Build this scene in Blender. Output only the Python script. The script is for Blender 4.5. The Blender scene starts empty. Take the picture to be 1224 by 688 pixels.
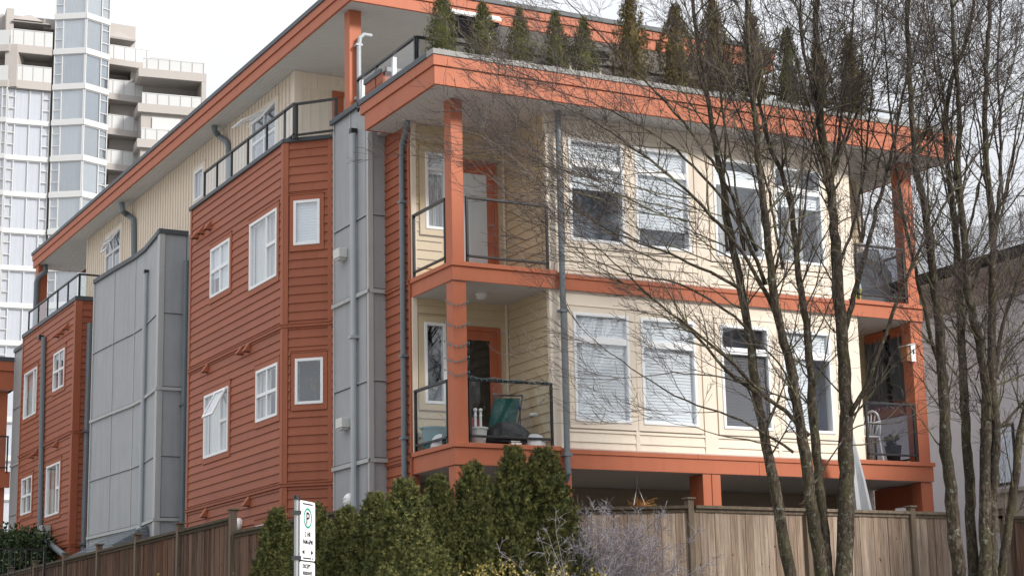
import bpy, math, random
import numpy as np
from mathutils import Vector, noise as mnoise
random.seed(7); rng = np.random.default_rng(7)
scene = bpy.context.scene
COL = scene.collection

# ------------------------------------------------------------------ camera
CX, CY, FPX = 612.0, 344.0, 2128.72
CAM = np.array([-11.66635491, -23.54492759, 1.6])
R = np.array([[0.8823211895700772, -0.0789032289091818, -0.46398663655686145],
              [-0.47016090918248665, -0.19259603508680176, -0.8613103312659968],
              [-0.021401820304388267, 0.9781007349637094, -0.20702877662564206]])
def ray(px, py): return R @ np.array([px - CX, -(py - CY), -FPX])
def on(px, py, ax, val):
    r = ray(px, py); i = 'XYZ'.index(ax); return CAM + r * ((val - CAM[i]) / r[i])
def at_dist(px, py, D):
    r = ray(px, py); return CAM + r * (D / math.hypot(r[0], r[1]))
cam_d = bpy.data.cameras.new('camera'); cam = bpy.data.objects.new('camera', cam_d); COL.objects.link(cam)
cam_d.sensor_width = 36.0; cam_d.lens = FPX / 1224 * 36.0; cam_d.clip_end = 3000; cam_d.clip_start = 0.1
from mathutils import Matrix
M = Matrix([list(R[0]) + [CAM[0]], list(R[1]) + [CAM[1]], list(R[2]) + [CAM[2]], [0, 0, 0, 1]])
cam.matrix_world = M
scene.camera = cam

# ------------------------------------------------------------------ materials
MATS = {}
def new_mat(name):
    m = bpy.data.materials.new(name); m.use_nodes = True
    nt = m.node_tree; b = nt.nodes['Principled BSDF']; return m, nt, b
def N(nt, t, **kw):
    n = nt.nodes.new(t)
    for k, v in kw.items():
        if k in n.inputs.keys(): n.inputs[k].default_value = v
        else: setattr(n, k, v)
    return n
def coords(nt, scale=(1, 1, 1)):
    tc = N(nt, 'ShaderNodeTexCoord'); mp = N(nt, 'ShaderNodeMapping'); mp.inputs['Scale'].default_value = scale
    nt.links.new(tc.outputs['Object'], mp.inputs['Vector']); return mp.outputs['Vector']
def noise(nt, vec, scale, detail=4, rough=.6):
    n = N(nt, 'ShaderNodeTexNoise'); n.inputs['Scale'].default_value = scale; n.inputs['Detail'].default_value = detail
    n.inputs['Roughness'].default_value = rough; nt.links.new(vec, n.inputs['Vector']); return n.outputs['Fac']
def ramp(nt, fac, stops):
    r = N(nt, 'ShaderNodeValToRGB'); e = r.color_ramp.elements
    while len(e) < len(stops): e.new(.5)
    for i, (p, c) in enumerate(stops): e[i].position = p; e[i].color = (*c, 1)
    nt.links.new(fac, r.inputs['Fac']); return r.outputs['Color']
def mixc(nt, fac, a, b, mode='MIX'):
    n = N(nt, 'ShaderNodeMix', data_type='RGBA', blend_type=mode)
    for s, v in ((0, fac), (6, a), (7, b)):
        if hasattr(v, 'is_linked') or hasattr(v, 'links'): nt.links.new(v, n.inputs[s])
        else: n.inputs[s].default_value = v if s == 0 else (*v, 1)
    return n.outputs[2]
def bump(nt, b, h, strength=.3, dist=.01):
    n = N(nt, 'ShaderNodeBump'); n.inputs['Strength'].default_value = strength; n.inputs['Distance'].default_value = dist
    nt.links.new(h, n.inputs['Height']); nt.links.new(n.outputs['Normal'], b.inputs['Normal'])
def mul(c, k): return tuple(min(1, x * k) for x in c)
def paint(name, c, rough=.6, var=.12, grain=(1, 1, 1), stain=.0, island=.0, spec=.3, bumps=.15, metal=0):
    m, nt, b = new_mat(name)
    v = coords(nt, grain)
    f = noise(nt, v, 2.2, 6, .65)
    col = ramp(nt, f, [(.3, mul(c, 1 - var)), (.7, mul(c, 1 + var))])
    v2 = coords(nt, (1, 1, 1)); f2 = noise(nt, v2, 34, 3, .7)
    col = mixc(nt, .5, col, ramp(nt, f2, [(.25, mul(c, 1 - var * .8)), (.75, mul(c, 1 + var * .6))]))
    if stain > 0:
        v3 = coords(nt, (3.2, 3.2, .22)); f3 = noise(nt, v3, 2.0, 5, .7)
        s = ramp(nt, f3, [(.5, (0, 0, 0)), (.78, (1, 1, 1))])
        mm = N(nt, 'ShaderNodeMath', operation='MULTIPLY'); mm.inputs[1].default_value = stain
        nt.links.new(s, mm.inputs[0])
        col = mixc(nt, mm.outputs[0], col, mul(c, .55))
    if island > 0:
        g = N(nt, 'ShaderNodeNewGeometry')
        col = mixc(nt, island, col, ramp(nt, g.outputs['Random Per Island'], [(0, mul(c, .6)), (1, mul(c, 1.35))]))
    nt.links.new(col, b.inputs['Base Color'])
    b.inputs['Roughness'].default_value = rough; b.inputs['Specular IOR Level'].default_value = spec; b.inputs['Metallic'].default_value = metal
    if bumps: bump(nt, b, f2, bumps, .004)
    MATS[name] = m; return m
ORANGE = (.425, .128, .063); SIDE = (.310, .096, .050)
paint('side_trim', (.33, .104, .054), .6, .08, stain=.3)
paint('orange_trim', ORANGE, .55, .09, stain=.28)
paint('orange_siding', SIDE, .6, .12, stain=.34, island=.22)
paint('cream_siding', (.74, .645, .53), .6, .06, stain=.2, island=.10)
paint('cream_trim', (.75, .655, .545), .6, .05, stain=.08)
paint('shaded_cream_siding', (.56, .455, .30), .6, .05, stain=.10, island=.05)  # cream siding with the shade of the balcony recesses put into its colour
paint('grey_panel', (.34, .35, .365), .5, .10, stain=.45)
paint('grey_trim', (.42, .425, .42), .5, .10, stain=.35)
paint('dark_flashing', (.065, .075, .085), .45, .15)
paint('lit_flashing', (.25, .245, .235), .5, .15, stain=.3)  # flashing lightened as if lit, for the front-facing copings
paint('soffit', (.56, .55, .54), .6, .06)
paint('white_vinyl', (.80, .81, .82), .4, .03)
paint('black_metal', (.012, .013, .015), .4, .2, spec=.5)
paint('pipe_paint', (.16, .185, .205), .45, .12, stain=.2)
paint('pipe_light', (.38, .41, .43), .4, .1)
paint('dark_blind', (.07, .07, .075), .5, .1)
paint('blind', (.80, .83, .85), .6, .03)
paint('curtain', (.70, .70, .68), .8, .08)
paint('interior', (.24, .27, .31), .9, .2)
paint('interior_beige', (.34, .29, .22), .8, .1, stain=.1)
paint('lamp_plastic', (.62, .62, .60), .4, .05)
paint('green_cloth', (.008, .065, .058), .8, .15)
paint('black_cloth', (.020, .020, .022), .85, .25)
paint('grey_cloth', (.13, .14, .15), .8, .12)
paint('umbrella_cloth', (.34, .35, .37), .85, .15, stain=.4)
paint('pale_cloth', (.55, .56, .58), .85, .15, stain=.2)
paint('teal_plastic', (.06, .18, .20), .5, .1)
paint('white_plastic', (.82, .82, .80), .35, .04)
paint('terracotta', (.32, .12, .06), .8, .15)
paint('red_cloth', (.25, .03, .04), .8, .1)
paint('blue_plastic', (.02, .05, .35), .5, .1)
paint('yellow_plastic', (.75, .70, .12), .5, .1)
paint('stucco', (.42, .39, .37), .9, .05)
paint('tower_white', (.56, .565, .57), .6, .03)
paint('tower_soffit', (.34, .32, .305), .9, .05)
paint('tower_rail', (.53, .54, .545), .4, .04)
paint('lavender_wall', (.72, .745, .87), .8, .05, stain=.1)
paint('taupe_soffit', (.40, .355, .345), .8, .08)
paint('shingle', (.030, .030, .034), .9, .4, island=.4)
paint('porch_shingle', (.10, .115, .13), .9, .3, island=.4)
paint('asphalt', (.05, .05, .052), .95, .2)
paint('concrete', (.42, .41, .39), .9, .1)
paint('galvanised', (.38, .39, .40), .35, .1, metal=.6)
paint('sign_white', (.80, .80, .82), .4, .02, bumps=0)
paint('sign_green', (.0, .28, .19), .5, .02, bumps=0)
paint('sign_black', (.012, .012, .014), .5, .02, bumps=0)
paint('gravel', (.24, .235, .22), .95, .3)
paint('soil_mulch', (.07, .045, .03), .95, .3)
paint('dry_plant', (.40, .20, .06), .9, .3)
paint('red_flower', (.28, .06, .035), .9, .3)
paint('birdhouse_wood', (.30, .14, .07), .8, .15)

def wood(name, dark, mid, light, stain, bumpk=.5):
    m, nt, b = new_mat(name)
    v = coords(nt, (9, 9, .55)); f = noise(nt, v, 3.0, 8, .72)
    col = ramp(nt, f, [(.38, dark), (.5, mid), (.62, light)])
    g = N(nt, 'ShaderNodeNewGeometry')
    col = mixc(nt, .65, col, ramp(nt, g.outputs['Random Per Island'], [(0, dark), (.18, mul(light, .8)), (.30, mid), (.45, dark), (.60, mul(light, .6)), (.70, dark), (.82, mul(mid, 1.3)), (1, light)]))
    v3 = coords(nt, (7, 7, .3)); f3 = noise(nt, v3, 1.6, 6, .75)
    col = mixc(nt, ramp(nt, f3, [(.48, (0, 0, 0)), (.66, (1, 1, 1))]), col, stain)
    v4 = coords(nt, (26, 26, 1.2)); f4 = noise(nt, v4, 2.2, 4, .6)
    col = mixc(nt, .25, col, ramp(nt, f4, [(.3, mul(dark, .5)), (.7, mul(light, 1.1))]))
    v5 = coords(nt, (1, 1, .5)); f5 = noise(nt, v5, 13, 2, .5)
    col = mixc(nt, ramp(nt, f5, [(.70, (0, 0, 0)), (.76, (.8, .8, .8))]), col, mul(dark, .35))
    nt.links.new(col, b.inputs['Base Color']); b.inputs['Roughness'].default_value = .9; b.inputs['Specular IOR Level'].default_value = .15
    bump(nt, b, f4, bumpk, .01); MATS[name] = m
wood('fence_pale', (.11, .062, .042), (.31, .225, .165), (.52, .43, .345), (.15, .105, .07))
wood('fence_brown', (.010, .006, .004), (.115, .040, .016), (.22, .155, .115), (.009, .007, .006))
wood('fence_post', (.08, .058, .042), (.155, .118, .085), (.26, .21, .16), (.09, .07, .05))
wood('fence_rail', (.035, .026, .018), (.085, .066, .045), (.15, .12, .09), (.05, .048, .026))

def bark():
    m, nt, b = new_mat('bark')
    v = coords(nt, (6, 6, 2.2)); f = noise(nt, v, 5, 8, .75)
    col = ramp(nt, f, [(.34, (.014, .011, .009)), (.50, (.060, .047, .035)), (.68, (.17, .14, .11))])
    v2 = coords(nt); f2 = noise(nt, v2, 2.3, 5, .7)
    col = mixc(nt, ramp(nt, f2, [(.48, (0, 0, 0)), (.68, (.55, .55, .55))]), col, (.075, .076, .030))
    f3 = noise(nt, v2, 15, 5, .7)
    col = mixc(nt, ramp(nt, f3, [(.58, (0, 0, 0)), (.64, (.85, .85, .85))]), col, (.21, .235, .19))
    fb = noise(nt, v2, 1.1, 2, .5); col = mixc(nt, ramp(nt, fb, [(.4, (0, 0, 0)), (.65, (.5, .5, .5))]), col, (.022, .018, .015))
    nt.links.new(col, b.inputs['Base Color']); b.inputs['Roughness'].default_value = .95; b.inputs['Specular IOR Level'].default_value = .1
    bump(nt, b, f, .9, .02); MATS['bark'] = m
    m, nt, b = new_mat('branch_bark')
    v2 = coords(nt); f2 = noise(nt, v2, 4, 5, .7); col = ramp(nt, f2, [(.35, (.030, .022, .018)), (.48, (.075, .062, .040)), (.62, (.115, .118, .048))])
    nt.links.new(col, b.inputs['Base Color']); b.inputs['Roughness'].default_value = .9; MATS['branch_bark'] = m
    m, nt, b = new_mat('twig')
    g = N(nt, 'ShaderNodeNewGeometry')
    col = ramp(nt, g.outputs['Random Per Island'], [(0, (.026, .018, .020)), (.55, (.055, .040, .040)), (1, (.12, .098, .070))])
    nt.links.new(col, b.inputs['Base Color']); b.inputs['Roughness'].default_value = .85; MATS['twig'] = m
    m, nt, b = new_mat('pale_twig')
    g = N(nt, 'ShaderNodeNewGeometry')
    col = ramp(nt, g.outputs['Random Per Island'], [(0, (.14, .115, .125)), (.5, (.30, .27, .295)), (1, (.48, .45, .49))])
    nt.links.new(col, b.inputs['Base Color']); b.inputs['Roughness'].default_value = .9; MATS['pale_twig'] = m
bark()
def foliage(name, stops, clump):
    m, nt, b = new_mat(name)
    g = N(nt, 'ShaderNodeNewGeometry')
    col = ramp(nt, g.outputs['Random Per Island'], stops)
    v = coords(nt); f = noise(nt, v, 4.5, 3, .6)
    col = mixc(nt, ramp(nt, f, [(.50, (0, 0, 0)), (.74, (.6, .6, .6))]), col, clump)
    nt.links.new(col, b.inputs['Base Color']); b.inputs['Roughness'].default_value = .75; b.inputs['Specular IOR Level'].default_value = .2
    MATS[name] = m
foliage('cedar_green', [(0, (.016, .023, .009)), (.4, (.058, .070, .022)), (.8, (.125, .130, .040)), (1, (.19, .17, .055))], (.155, .140, .042))
foliage('cedar_roof', [(0, (.022, .030, .010)), (.5, (.070, .076, .026)), (1, (.17, .15, .06))], (.12, .10, .035))
foliage('cedar_brown', [(0, (.030, .030, .012)), (.45, (.072, .058, .024)), (1, (.17, .125, .04))], (.11, .07, .03))
foliage('bush_green', [(0, (.015, .035, .014)), (.6, (.045, .075, .03)), (1, (.12, .15, .07))], (.035, .06, .02))
foliage('yellow_leaf', [(0, (.10, .08, .02)), (.5, (.24, .19, .05)), (1, (.36, .28, .10))], (.12, .12, .03))
foliage('grass', [(0, (.03, .055, .015)), (1, (.08, .11, .03))], (.07, .08, .03))

def glass(name, tint, refl=.10, trans=True, rough=.02):
    m = bpy.data.materials.new(name); m.use_nodes = True; nt = m.node_tree; nt.nodes.clear()
    out = N(nt, 'ShaderNodeOutputMaterial'); mx = N(nt, 'ShaderNodeMixShader'); gl = N(nt, 'ShaderNodeBsdfGlossy')
    gl.inputs['Roughness'].default_value = rough; gl.inputs['Color'].default_value = (.95, .97, 1, 1)
    tr = N(nt, 'ShaderNodeBsdfTransparent'); tr.inputs['Color'].default_value = (*tint, 1)
    lw = N(nt, 'ShaderNodeLayerWeight'); lw.inputs['Blend'].default_value = .5
    pw = N(nt, 'ShaderNodeMath', operation='POWER'); pw.inputs[1].default_value = 4.5; nt.links.new(lw.outputs['Facing'], pw.inputs[0])
    ad = N(nt, 'ShaderNodeMath', operation='MULTIPLY_ADD'); ad.inputs[1].default_value = 1 - refl; ad.inputs[2].default_value = refl; ad.use_clamp = True
    nt.links.new(pw.outputs[0], ad.inputs[0]); nt.links.new(ad.outputs[0], mx.inputs['Fac'])
    nt.links.new(tr.outputs[0], mx.inputs[1]); nt.links.new(gl.outputs[0], mx.inputs[2]); nt.links.new(mx.outputs[0], out.inputs[0])
    MATS[name] = m
glass('glass', (.94, .96, .98), .17)
glass('rail_glass', (.93, .95, .95), .05)
glass('smoke_glass', (.62, .64, .68), .06)
glass('tower_glass', (.90, .92, .93), .25)
glass('tower_glass_clear', (.97, .98, 1), .10)
paint('frosted_glass', (.62, .68, .70), .25, .05, spec=.5, bumps=0)

# ------------------------------------------------------------------ mesh builder
class MB:
    def __init__(s): s.v = []; s.f = []; s.mi = []; s.cur = 0; s.tw = {}; s.bd = []; s.prim = []
    def twig(s, pts, rad, n=3):          # thin tube, batched in numpy at build time
        s.tw.setdefault((len(pts), n), []).append((pts, rad))
    def flush(s):
        base = len(s.v)
        for (m, n), L in s.tw.items():
            Pn = np.array([np.array(p, float) for p, _ in L]); Rn = np.array([r for _, r in L], float); Bn = len(L)
            t = np.gradient(Pn, axis=1); t /= np.linalg.norm(t, axis=2, keepdims=True) + 1e-9
            av = Pn[:, -1] - Pn[:, 0]; av /= np.linalg.norm(av, axis=1, keepdims=True) + 1e-9
            ref = np.where(np.abs(av[:, 2:3]) < .8, np.array([[0, 0, 1.]]), np.array([[1., 0, 0]])); ref = ref - av * (ref * av).sum(1, keepdims=True); ref /= np.linalg.norm(ref, axis=1, keepdims=True)
            u = np.cross(t, ref[:, None, :]); u /= np.linalg.norm(u, axis=2, keepdims=True) + 1e-9; w = np.cross(t, u)
            a = 2 * np.pi * np.arange(n) / n
            V = Pn[:, :, None, :] + (u[:, :, None, :] * np.cos(a)[None, None, :, None] + w[:, :, None, :] * np.sin(a)[None, None, :, None]) * Rn[:, :, None, None]
            s.v += V.reshape(-1, 3).tolist()
            i = np.arange(m - 1)[:, None] * n; k = np.arange(n)[None, :]; k2 = (k + 1) % n
            q = np.stack([i + k, i + k2, i + n + k2, i + n + k], -1).reshape(-1, 4)
            Q = (q[None] + (np.arange(Bn) * m * n)[:, None, None] + base).reshape(-1, 4); s.f += Q.tolist(); s.mi += [0] * len(Q); base += Bn * m * n
        if s.bd:
            A = np.array(s.bd); p, d, sz = A[:, :3], A[:, 3:6], A[:, 6:7]; d = d / (np.linalg.norm(d, axis=1, keepdims=True) + 1e-9)
            a = np.cross(d, np.array([[.3, .5, .8]])); a = a / (np.linalg.norm(a, axis=1, keepdims=True) + 1e-9) * sz * .55; b = np.cross(d, a)
            V = np.stack([p + a, p - a * .5 + b * .87, p - a * .5 - b * .87, p + d * sz * 2.2], 1).reshape(-1, 3); s.v += V.tolist()
            f = np.array([[0, 1, 3], [1, 2, 3], [2, 0, 3]]); Q = (f[None] + (np.arange(len(A)) * 4)[:, None, None] + base).reshape(-1, 3); s.f += Q.tolist(); s.mi += [0] * len(Q)
        s.tw = {}; s.bd = []
    def quad(s, *p):
        n = len(s.v); s.v += [tuple(map(float, q)) for q in p]; s.f.append(tuple(range(n, n + len(p)))); s.mi.append(s.cur)
    def hexa(s, p):
        n = len(s.v); s.prim.append((n, len(s.f))); s.v += [tuple(map(float, q)) for q in p]
        for f in ((0, 3, 2, 1), (4, 5, 6, 7), (0, 1, 5, 4), (1, 2, 6, 5), (2, 3, 7, 6), (3, 0, 4, 7)):
            s.f.append(tuple(n + i for i in f)); s.mi.append(s.cur)
    def box(s, x0, x1, y0, y1, z0, z1):
        s.hexa([(x0, y0, z0), (x1, y0, z0), (x1, y1, z0), (x0, y1, z0), (x0, y0, z1), (x1, y0, z1), (x1, y1, z1), (x0, y1, z1)])
    def prism(s, poly, z0, z1):
        n = len(s.v); k = len(poly)
        s.v += [(x, y, z0) for x, y in poly] + [(x, y, z1) for x, y in poly]
        s.f.append(tuple(n + i for i in range(k))[::-1]); s.f.append(tuple(n + k + i for i in range(k))); s.mi += [s.cur] * 2
        for i in range(k):
            j = (i + 1) % k; s.f.append((n + i, n + j, n + k + j, n + k + i)); s.mi.append(s.cur)
    def tube(s, pts, rad, n=8, cap=True):
        pts = [Vector(p) for p in pts]
        if not hasattr(rad, '__len__'): rad = [rad] * len(pts)
        base = len(s.v); prev = None
        for i, p in enumerate(pts):
            t = (pts[min(i + 1, len(pts) - 1)] - pts[max(i - 1, 0)])
            if t.length < 1e-9: t = Vector((0, 0, 1))
            t.normalize()
            if prev is None:
                a = Vector((0, 0, 1)) if abs(t.z) < .9 else Vector((1, 0, 0)); u = t.cross(a).normalized()
            else: u = (prev - t * prev.dot(t)).normalized()
            prev = u; w = t.cross(u)
            for k in range(n):
                a = 2 * math.pi * (k + .5) / n; q = p + (u * math.cos(a) + w * math.sin(a)) * rad[i]; s.v.append((q.x, q.y, q.z))
        for i in range(len(pts) - 1):
            for k in range(n):
                a = base + i * n + k; b = base + i * n + (k + 1) % n; s.f.append((a, b, b + n, a + n)); s.mi.append(s.cur)
        if cap:
            s.f.append(tuple(base + k for k in range(n))[::-1]); s.mi.append(s.cur)
            e = base + (len(pts) - 1) * n; s.f.append(tuple(e + k for k in range(n))); s.mi.append(s.cur)
    def lathe(s, c, prof, n=16):
        base = len(s.v)
        for r, z in prof:
            for k in range(n):
                a = 2 * math.pi * k / n; s.v.append((c[0] + r * math.cos(a), c[1] + r * math.sin(a), c[2] + z))
        for i in range(len(prof) - 1):
            for k in range(n):
                a = base + i * n + k; b = base + i * n + (k + 1) % n; s.f.append((a, b, b + n, a + n)); s.mi.append(s.cur)
    def blob(s, c, r, n=8, m=5, wob=0, seed=0):
        base = len(s.v)
        for i in range(m + 1):
            th = math.pi * i / m
            for k in range(n):
                a = 2 * math.pi * k / n; d = Vector((math.sin(th) * math.cos(a), math.sin(th) * math.sin(a), math.cos(th)))
                q = 1 + wob * mnoise.noise(d * 1.7 + Vector((seed, seed * .7, 0)))
                s.v.append((c[0] + r[0] * d.x * q, c[1] + r[1] * d.y * q, c[2] + r[2] * d.z * q))
        for i in range(m):
            for k in range(n):
                a = base + i * n + k; b = base + i * n + (k + 1) % n; s.f.append((a, a + n, b + n, b)); s.mi.append(s.cur)
    def build(s, name, mats, parent=None, smooth=False, bevel=0):
        big = len(s.v) > 20000 or s.tw or s.bd; s.flush()
        me = bpy.data.meshes.new(name); me.from_pydata(s.v, [], s.f)
        if isinstance(mats, str): mats = [mats]
        for m in mats: me.materials.append(MATS[m])
        if len(mats) > 1: me.polygons.foreach_set('material_index', s.mi)
        if smooth: me.polygons.foreach_set('use_smooth', [True] * len(me.polygons))
        if not big: me.validate()
        me.update()
        o = bpy.data.objects.new(name, me); COL.objects.link(o)
        if parent is not None:
            o.parent = parent; o.matrix_parent_inverse = parent.matrix_basis.inverted()
        if bevel:
            bv = o.modifiers.new('bevel', 'BEVEL'); bv.width = bevel; bv.segments = 2; bv.limit_method = 'ANGLE'
        return o
def tag(o, label=None, cat=None, group=None, kind=None):
    if label: o['label'] = label
    if cat: o['category'] = cat
    if group: o['group'] = group
    if kind: o['kind'] = kind
    return o
def thing(name, label, cat, loc=(0, 0, 0), group=None):
    o = bpy.data.objects.new(name, None); COL.objects.link(o); o.location = tuple(map(float, loc)); o.empty_display_size = .2
    return tag(o, label, cat, group)

def seg_box(mb, x0, x1, y0, y1, z0, z1, L=4.1, off=1.3):
    ax = 0 if x1 - x0 > y1 - y0 else 1; a, b = (x0, x1) if ax == 0 else (y0, y1); c = [a]; t = a + off
    while t < b - .4: c.append(t); t += L
    c.append(b)
    for p, q in zip(c, c[1:]):
        q2 = q - (.004 if q < b else 0)
        if ax == 0: mb.box(p, q2, y0, y1, z0, z1)
        else: mb.box(x0, x1, p, q2, z0, z1)
class Frame:     # u runs left to right seen from outside, w outward, z up
    def __init__(s, P, Q):
        s.O = np.array(P, float); d = np.array(Q, float) - s.O; s.L = float(np.hypot(*d)); s.u = d / s.L; s.n = np.array([s.u[1], -s.u[0]])
    def p(s, u, w, z): q = s.O + s.u * u + s.n * w; return (q[0], q[1], z)
    def box(s, mb, u0, u1, w0, w1, z0, z1):
        mb.hexa([s.p(u0, w1, z0), s.p(u1, w1, z0), s.p(u1, w0, z0), s.p(u0, w0, z0), s.p(u0, w1, z1), s.p(u1, w1, z1), s.p(u1, w0, z1), s.p(u0, w0, z1)])
    def px(s, px, py, w=0):
        r = ray(px, py); P = s.O + s.n * w; t = ((P - CAM[:2]) @ s.n) / (r[:2] @ s.n); q = CAM + r * t
        return float((q[:2] - s.O) @ s.u), float(q[2])
def cuts(a, b, holes):
    out = [(a, b)]
    for h0, h1 in holes:
        nx = []
        for x, y in out:
            if h1 <= x or h0 >= y: nx.append((x, y)); continue
            if h0 > x: nx.append((x, h0))
            if h1 < y: nx.append((h1, y))
        out = nx
    return [(x, y) for x, y in out if y - x > .004]
def wall(mb, F, u0, u1, z0, z1, ops=(), w0=-.14, w1=-.002):
    zs = sorted({z0, z1, *[z for o in ops for z in o[2:] if z0 < z < z1]})
    for a, b in zip(zs, zs[1:]):
        for x, y in cuts(u0, u1, [(o[0], o[1]) for o in ops if o[2] < b - 1e-6 and o[3] > a + 1e-6]): F.box(mb, x, y, w0, w1, a, b)
def lap(mb, F, u0, u1, z0, z1, ops=(), ex=.152, w=0.0, th=.019, board=3.6, seed=0):
    """real lap siding: every course a board tilted out at its lower edge"""
    r = random.Random(seed); k0 = math.floor(z0 / ex)
    k = k0
    while k * ex < z1:
        zb, zt = k * ex, (k + 1) * ex; k += 1
        a0, b0 = max(zb, z0), min(zt, z1)
        if b0 - a0 < .004: continue
        zs = sorted({a0, b0, *[z for o in ops for z in o[2:] if a0 < z < b0]})
        joint = [u0 + r.uniform(.3, board) + i * board for i in range(int((u1 - u0) / board) + 1)]
        for a, b in zip(zs, zs[1:]):
            wa = w + .003 + th * (zt - a) / ex; wb = w + .003 + th * (zt - b) / ex
            for x, y in cuts(u0, u1, [(o[0], o[1]) for o in ops if o[2] < b - 1e-6 and o[3] > a + 1e-6] + [(j, j + .003) for j in joint]):
                mb.quad(F.p(x, wa, a), F.p(y, wa, a), F.p(y, wb, b), F.p(x, wb, b))
                if a == a0: mb.quad(F.p(x, w, a), F.p(y, w, a), F.p(y, wa, a), F.p(x, wa, a))
def soffit(mb, x0, x1, y0, y1, z, axis='Y', pitch=.1):
    a0, a1 = (x0, x1) if axis == 'Y' else (y0, y1)
    n = max(1, int((a1 - a0) / pitch)); p = (a1 - a0) / n
    for i in range(n):
        a = a0 + i * p; b = a + p - .012
        def q(s, t, zz): return (s, t, zz) if axis == 'Y' else (t, s, zz)
        c0, c1 = (y0, y1) if axis == 'Y' else (x0, x1)
        mb.quad(q(a, c0, z), q(b, c0, z), q(b, c1, z), q(a, c1, z))
        mb.quad(q(b, c0, z), q(b + .006, c0, z + .010), q(b + .006, c1, z + .010), q(b, c1, z))
        mb.quad(q(b + .006, c0, z + .010), q(a + p, c0, z), q(a + p, c1, z), q(b + .006, c1, z + .010))

def window(parent, F, r, vs=(), hs=(), blind=None, trim='orange_trim', tw=.085, sash=None, name='window', label=None, glassm='glass', curtain=False, deep=.9, dark='interior', head=True, blindm='blind'):
    """r=(u0,u1,z0,z1). vs/hs = mullions (u, z0, z1) / (z, u0, u1) in fractions"""
    u0, u1, z0, z1 = r; fw = .05
    mb = MB()
    F.box(mb, u0, u0 + fw, -.06, .045, z0, z1); F.box(mb, u1 - fw, u1, -.06, .045, z0, z1)
    F.box(mb, u0 + fw, u1 - fw, -.06, .043, z0, z0 + fw); F.box(mb, u0 + fw, u1 - fw, -.06, .043, z1 - fw, z1)
    U = lambda t: u0 + t * (u1 - u0); Z = lambda t: z0 + t * (z1 - z0)
    for (t, a, b) in vs: F.box(mb, U(t) - .025, U(t) + .025, -.05, .036, Z(a) + (fw if a == 0 else 0), Z(b) - (fw if b == 1 else 0))
    for h in hs:
        t, a, b = h[:3]; hw = h[3] if len(h) > 3 else .03
        F.box(mb, U(a) + (fw if a == 0 else 0), U(b) - (fw if b == 1 else 0), -.05, .039, Z(t) - hw, Z(t) + hw)
    wn = mb.build(name, 'white_vinyl', parent, bevel=.006)
    if label: wn['label'] = label
    mb = MB(); mb.quad(F.p(u0 + .03, .008, z0 + .03), F.p(u1 - .03, .008, z0 + .03), F.p(u1 - .03, .008, z1 - .03), F.p(u0 + .03, .008, z1 - .03)); mb.build('pane', glassm, wn)
    mb = MB(); a, b = -.07, -deep; c = [F.p(u0 - .06, a, z0 - .06), F.p(u1 + .06, a, z0 - .06), F.p(u1 + .06, a, z1 + .06), F.p(u0 - .06, a, z1 + .06)]
    d = [F.p(u0 - .06, b, z0 - .06), F.p(u1 + .06, b, z0 - .06), F.p(u1 + .06, b, z1 + .06), F.p(u0 - .06, b, z1 + .06)]
    mb.quad(*d)
    for i in range(4): mb.quad(c[i], c[(i + 1) % 4], d[(i + 1) % 4], d[i])
    mb.build('room', dark, wn)
    if blind:
        for (zb, zt, ba, bb) in blind:      # fraction ranges
            mb = MB(); z = Z(zt) - .01
            ua, ub = max(U(ba), u0 + .045), min(U(bb), u1 - .045)
            while z > Z(zb):
                mb.quad(F.p(ua, -.020, z - .052), F.p(ub, -.020, z - .052), F.p(ub, -.030, z), F.p(ua, -.030, z)); z -= .05
            F.box(mb, ua, ub, -.045, -.018, Z(zb) - .02, Z(zb)); mb.build('blind', blindm, wn)
    if curtain:
        mb = MB(); n = 40
        for (fa, fb) in curtain:
            pts = [(U(fa) + (U(fb) - U(fa)) * i / n, -.10 + .018 * math.sin(i * 1.3) + .01 * math.sin(i * 2.9)) for i in range(n + 1)]
            for (ua, wa), (ub, wb) in zip(pts, pts[1:]): mb.quad(F.p(ua, wa, z0 - .1), F.p(ub, wb, z0 - .1), F.p(ub, wb, z1), F.p(ua, wa, z1))
        mb.build('curtain', 'curtain', wn, smooth=True)
    if trim:
        mb = MB()
        F.box(mb, u0 - tw, u0 - .001, -.01, .030, z0 - .1, z1 + .10); F.box(mb, u1 + .001, u1 + tw, -.01, .030, z0 - .1, z1 + .10)
        F.box(mb, u0 - .001, u1 + .001, -.01, .030, z1 + .001, z1 + .10); F.box(mb, u0 - .001, u1 + .001, -.01, .030, z0 - .1, z0 - .001)
        if head: F.box(mb, u0 - tw - .02, u1 + tw + .02, -.01, .040, z1 + .102, z1 + .118)
        mb.build('trim', trim, wn)
    if sash:   # an awning sash pushed open, hinged at its head: (ua,ub,za,zb,out)
        for (fa, fb, za, zb, o_) in sash:
            mb = MB(); ua, ub, zt, zl = U(fa), U(fb), Z(zb), Z(za); H = zt - zl; k = o_ / H; cz = math.sqrt(max(.1, 1 - k * k))
            def S(u, t, w): return F.p(u, .05 + k * t + w * cz, zt - t * cz + w * k)
            def bx(a, b, t0, t1): mb.hexa([S(a, t1, .03), S(b, t1, .03), S(b, t1, 0), S(a, t1, 0), S(a, t0, .03), S(b, t0, .03), S(b, t0, 0), S(a, t0, 0)])
            bx(ua, ua + .045, 0, H); bx(ub - .045, ub, 0, H); bx(ua + .045, ub - .045, 0, .045); bx(ua + .045, ub - .045, H - .045, H)
            sh = mb.build('open_sash', 'white_vinyl', wn)
            mb = MB(); mb.quad(S(ua + .04, .04, .015), S(ub - .04, .04, .015), S(ub - .04, H - .04, .015), S(ua + .04, H - .04, .015))
            mb.build('sash_pane', glassm, wn)
    return wn
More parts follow.
